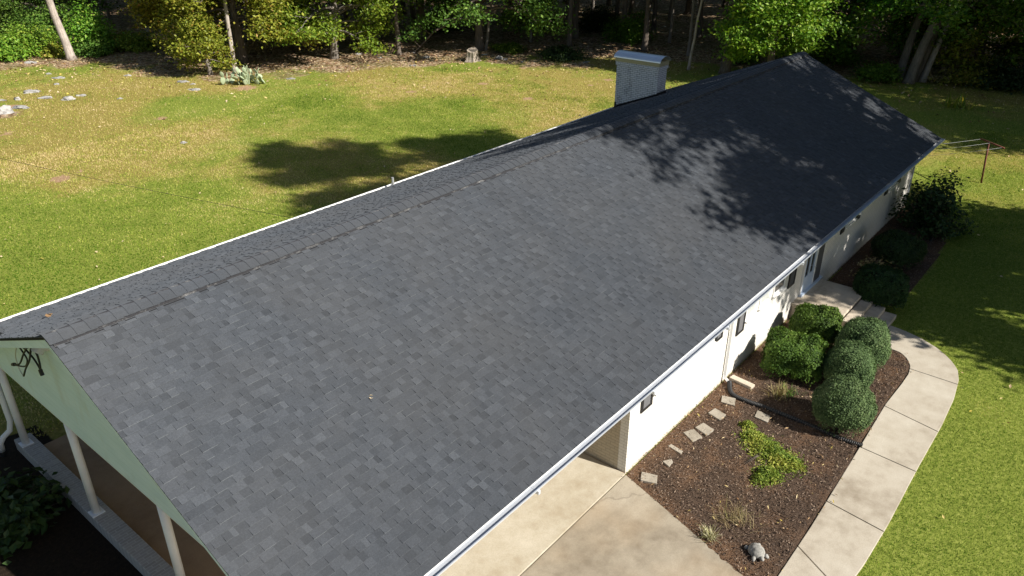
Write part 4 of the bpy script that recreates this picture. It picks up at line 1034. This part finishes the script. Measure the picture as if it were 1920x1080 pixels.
# shade trees in the front yard, outside the picture
shade = 'tall front yard shade trees beside the picture'
plant_tree(tree_meshes(71, 30, .5, 4.6, 6.0, 46, 52000, .26, leaf=M_LEAF, clump=.42, shape=1.15), (27.8,-6.2,0), 'tall front yard oak nearer the walk', shade)
plant_tree(tree_meshes(72, 28, .5, 5.5, 5.2, 50, 46000, .25, leaf=M_LEAF, clump=.44, shape=1.2), (33.4,-7.4,0), 'tall front yard oak farther along the house', shade)
plant_tree(tree_meshes(69, 25, .45, 7, 4.8, 44, 42000, .25, leaf=M_LEAF, clump=.46, shape=1.2), (27.6,-11.5,0), 'unseen oak added behind the two nearer oaks to fill the roof shade', shade)  # filler tree added out of view to close a hole in the roof shade
plant_tree(tree_meshes(68, 8.5, .2, 2.2, 4.2, 30, 15000, .20, leaf=M_LEAF, clump=.36), (31.2,-4.4,0), 'small spreading tree in the front yard below the tall oaks', shade)
for k, (x, y, H, r) in enumerate(((49.5,-7.5,20,4.8),(54.5,-9,22,5.0),(59.5,-6,20,4.8),(51,-14,22,4.8))):
    plant_tree(tree_meshes(73+k, H, .35, 2.5, r, 44, 22000, .30, leaf=M_LEAF, clump=.62, shape=.8), (x,y,0), 'shade tree past the lawn end, '+['nearest the drying lawn','second from the drying lawn','deepest along the row','set back from the row'][k], shade)

# ------------------------------------------------------------------ the wood behind
protos = [tree_meshes(80+k, H, r, cb, cr, 24, 6500, .34, bark=bk, leaf=lf, clump=.6) for k, (H, r, cb, cr, bk, lf) in enumerate((
    (18,.24,5.5,4.2,M_BARK,M_LEAF),(16,.19,5.0,3.6,M_BARK,M_LEAF),(20,.30,7.0,4.8,M_BARK,M_LEAF),(15,.15,4.2,3.3,M_BARKG,M_LEAFY),(17,.22,4.5,4.2,M_BARK,M_FRESH),(13,.11,5.5,2.6,M_BARKG,M_LEAF)))]
LABS = ['medium brown trunk standing within the dark wood behind the house', 'slim brown trunk standing within the dark wood behind the house', 'stout brown trunk standing within the dark wood behind the house', 'slim grey trunk with yellowish leaves within the dark wood', 'brown trunk with fresh green leaves within the dark wood', 'very thin grey trunk standing within the dark wood']
rng = np.random.default_rng(77)
taken = [tuple(o.location[:2]) for o in COL.objects if o.get('category') == 'tree']
cand = np.stack([rng.uniform(0, 105, 6000), rng.uniform(-34, 112, 6000)], 1)
inl = pip(cand, LAWN_POLY); dd = pdist(cand, EDGE); cnt = 0
fwd = cand@np.array([_f.x, _f.y])/math.hypot(_f.x, _f.y); lat = cand@np.array([_r.x, _r.y])
for (x, y), i_, d_, fw, la in zip(cand, inl, dd, fwd, lat):
    if i_ or d_ < 1.6 or d_ > 44 or cnt >= 230: continue
    if x < 33 and y < 80: continue
    if la < -.80*fw-6: continue
    if la > .66*fw+6 and d_ > 16: continue
    md = 3.4 if d_ < 14 else 4.6
    if any((x-a)**2+(y-c)**2 < md*md for a, c in taken): continue
    taken.append((x, y)); k = int(rng.integers(0, 6)); cnt += 1
    plant_tree(protos[k], (x, y, max(0, min(d_, 60)*.012)-.05), LABS[k], 'trees of the wood: '+['medium','slim','stout','grey','fresh','thin'][k]+' trunks', 'woodland_tree', float(rng.uniform(0, 6.28)), float(rng.uniform(.85, 1.2)))

# understory bushes at the edge of the wood
BU = [(25,110,2.0,1.8,M_LIME,'yellow green bush at the far left lawn edge'),(80,85,2.2,2.6,M_FRESH,'tall green bush left of the leaning trunk'),(62,102,2.2,2.2,M_LIME,'yellow green bush just left of the leaning trunk'),(172,100,2.0,3.4,M_LIME,'tall bright bush just right of the leaning trunk'),
      (182,104,1.6,1.2,M_FRESH,'low green bush right of the leaning trunk base'),(225,92,1.5,1.2,M_LEAFY,'low shaded bush between the leaning trunk and grey trunk'),(258,95,1.7,1.3,M_LIME,'small sunny yellow bush before the dark hollow'),(110,105,1.2,.8,M_LEAFY,'low yellow weeds at the leaning trunk base'),
      (18,82,2.6,3.2,M_FRESH,'big green bush below the far left tree'),(1770,150,1.6,.9,M_STRAW,'dry pinkish brush right of the leaning clump'),(1810,158,1.8,1.0,M_LEAFY,'low brush at the far right lawn edge'),(1650,150,1.7,1.0,M_LEAF,'low dark brush left of the leaning clump'),
      (1880,165,1.9,1.6,M_DARK,'dark bush at the far right lawn edge'),(1560,120,1.8,1.8,M_LEAF,'dark bush behind the far ridge end'),(950,97,1.4,.6,M_LEAF,'low green weeds behind the white rock by the stump'),(1050,108,1.8,.7,M_DARK,'low dark weeds at the shaded edge left of the chimney'),
      (480,100,1.0,.8,M_STRAW,'bare twiggy brush right of the twin trunks'),(1400,118,1.6,1.5,M_FRESH,'green bush at the foot of the lime tree'),(535,75,1.8,1.4,M_DARK,'dark bush in the hollow behind the cactus'),(820,62,1.8,1.4,M_DARK,'dark bush left of the broad green tree'),
      (1180,80,2.0,2.2,M_LEAF,'shaded bush in the wood right behind the chimney'),(1120,60,2.0,2.0,M_DARK,'dark bush in the wood left of the chimney cap'),(1010,50,2.2,1.8,M_DARK,'dark bush deep under the broad green tree')]
for k, (x, y, r, h, lf, lab) in enumerate(BU):
    c = G(x, y); plant_bush(bush_mesh(200+k, r, h, int(1500+900*r*h), .19, lf, nst=8, spiky=.15), c, lab, 'understory_bush', 'bush', 'bushes along the edge of the wood')

# ------------------------------------------------------------------ grass, litter, chips (uncountable)
def keep_lawn(P, pad=0.0):
    ok = pip(P, LAWN_POLY)
    for poly in (DRIVE_POLY, BED_POLY, BED2_POLY, WALK_POLY, [(3.3,5.9),(3.3,17.2),(31.6,17.0),(31.6,5.9)], [(SX0-.1,YW),(SX0-.1,SYL),(SX1+.1,SYL),(SX1+.1,YW)]):
        ok &= ~pip(P, poly)
    ok &= ~((P[:,0] > 1.0) & (P[:,0] < 3.8) & (P[:,1] > 3.5) & (P[:,1] < 18.2))
    v = P@np.array([_f.x,_f.y])/math.hypot(_f.x,_f.y); la = P@np.array([_r.x,_r.y])
    ok &= (v > 6) & (np.abs(la) < .73*v+2)
    return ok
def grass():
    rng = np.random.default_rng(21); Ps = []; Ss = []
    for (x0,x1,y0,y1,n,s) in ((8,46,-3,6.6,440000,.046),(2,40,16,40,330000,.085),(0,62,36,68,160000,.11),(30,62,-6,36,90000,.10)):
        P = np.stack([rng.uniform(x0,x1,n), rng.uniform(y0,y1,n)], 1); k = keep_lawn(P); Ps.append(P[k]); Ss.append(np.full(k.sum(), s))
    P = np.concatenate(Ps); S = np.concatenate(Ss); n = len(P)
    # bare soil stays bare
    bare = np.zeros(n)
    for (px, py, r, s) in SOILS:
        c = G(px, py); q = ((P[:,0]-c.x)**2+(P[:,1]-c.y)**2)/(r*r); bare = np.maximum(bare, s*np.exp(-q))
    for (px, py, r, q_) in LITTER:
        c = G(px, py); bare = np.maximum(bare, q_*np.exp(-((P[:,0]-c.x)**2+(P[:,1]-c.y)**2)/(r*r)))
    fe = np.clip(1-pdist(P, EDGE)/4, 0, 1)
    k = rng.uniform(0, 1, n) > np.maximum(np.clip(bare*1.6-.4, 0, .97), fe*.9); P = P[k]; S = S[k]; n = len(P)
    a = rng.uniform(0, 6.283, n); l = S*rng.uniform(.5, 1.15, n); w_ = S*.16*rng.uniform(.6, 1.3, n); tilt = rng.uniform(.2, 1.0, n)
    d = np.stack([np.cos(a), np.sin(a)], 1); sd = np.stack([-d[:,1], d[:,0]], 1)
    V = np.empty((n,3,3)); V[:,0,:2] = P-sd*w_[:,None]; V[:,1,:2] = P+sd*w_[:,None]; V[:,2,:2] = P+d*(l*np.sin(tilt))[:,None]; V[:,0,2] = V[:,1,2] = -.005; V[:,2,2] = l*np.cos(tilt)*.8
    lush = np.full(n, .5)
    for (px, py, r, s) in LUSH:
        c = G(px, py); lush += s*np.exp(-((P[:,0]-c.x)**2+(P[:,1]-c.y)**2)/(r*r))
    pn = vnoise(P, .22, 5); p2 = vnoise(P, .9, 15, 3)
    p3 = vnoise(P, 3.2, 25, 2)
    v = np.clip(.47+1.5*(pn-.5)+.75*(p2-.5)+.5*(p3-.5)-.34*(lush-.5)+rng.normal(0, .26, n), 0, 1)
    o = link('grass', np_mesh('grass', V.reshape(-1,3), np.arange(3*n).reshape(n,3), dict(v=np.repeat(v,3)), M_BLADE)); tag(o, 'short patchy green and straw coloured lawn grass', 'grass', kind='stuff')
grass()
def scatter(name, P, size, mat, label, cat, seed, z=.02, tilt=.45, vr=(0,1), aspect=.6):
    rng = np.random.default_rng(seed); n = len(P); C = np.concatenate([P, np.full((n,1), z)+rng.uniform(0,.02,(n,1))], 1); N = rng.normal(size=(n,3))*tilt; N[:,2] = 1
    V, Q = leaf_quads(C, N, size*rng.uniform(.6,1.3,n), rng, aspect); v = rng.uniform(*vr, n)
    o = link(name, np_mesh(name, V, Q, dict(v=np.repeat(v,4)), mat)); tag(o, label, cat, kind='stuff')
rng = np.random.default_rng(31)
P = np.stack([rng.uniform(0,72,90000), rng.uniform(-4,85,90000)], 1); d = pdist(P, EDGE); ins = pip(P, LAWN_POLY)
pr = np.where(ins, np.exp(-d/3.4)*.8, np.clip(.75-d/60, .15, .7)); P = P[(rng.uniform(0,1,len(P)) < pr) & keep_lawn(P)|((~ins) & (rng.uniform(0,1,len(P)) < .5))]
scatter('leaf_litter', P, .17, M_LITTER, 'dry brown fallen leaves along the edge of the wood', 'fallen leaves', 32, .04)
P = np.stack([rng.uniform(4,60,1500), rng.uniform(-3,60,1500)], 1); P = P[keep_lawn(P)]
scatter('fallen_leaves', P, .10, M_LITTER, 'pale fallen leaves dotted over the open lawn', 'fallen leaves', 33, .06, vr=(.45,1))
P = np.stack([rng.uniform(10,33,60000), rng.uniform(2.4,6.35,60000)], 1); P = P[(pip(P, BED_POLY)|pip(P, BED2_POLY)) & ~pip(P, WALK_POLY) & ~pip(P, DRIVE_POLY) & (pdist(P, WL_w) > .05)]
scatter('mulch_chips', P, .045, M_CHIP, 'dark bark mulch chips in the planting bed', 'mulch', 34, .05, .8, aspect=.35)
P = np.stack([rng.uniform(10,24,700), rng.uniform(2.4,6.35,700)], 1); P = P[pip(P, BED_POLY) & ~pip(P, DRIVE_POLY)]
scatter('bed_litter', P, .075, M_LITTER, 'tan fallen leaves and twigs on the mulch', 'fallen leaves', 35, .07, .6, aspect=.3)
# a few leaves that came to rest on the roof and in the gutter
for k, (x, y, lab) in enumerate(((44,608,'rust brown leaf resting on the far roof slope near the gable'),(694,747,'tiny pale leaf resting in the middle of the sunny roof slope'),(1146,791,'dead brown leaf resting in the front gutter above the carport'))):
    if k == 0: p = GY(x, y, 15.6); p = Vector((4.1,14.3,slope_z(14.3,1)+.03))
    elif k == 1:
        d_ = _ray(x, y); s_ = (ZR-ZF)/(YR-YF); t_ = (ZF+.02+s_*(0-YF)-CH)/(d_.z-s_*d_.y); p = CAM+d_*t_
    else: p = GY(x, y, YF+.02)
    r_ = np.random.default_rng(k); V, Q = leaf_quads(np.array([[0,0,.012],[.05,.03,.02],[.0,-.04,.02]]), np.array([[.2,-.1,1],[.5,.2,1],[-.3,.3,1]]), np.array([.12,.1,.09])*(.6 if k == 1 else 1.2), r_)
    o = link('fallen_leaf', np_mesh('fallen_leaf', V, Q, dict(v=np.full(12, .75 if k == 1 else .35)), M_LITTER)); o.location = p; tag(o, lab, 'leaf')
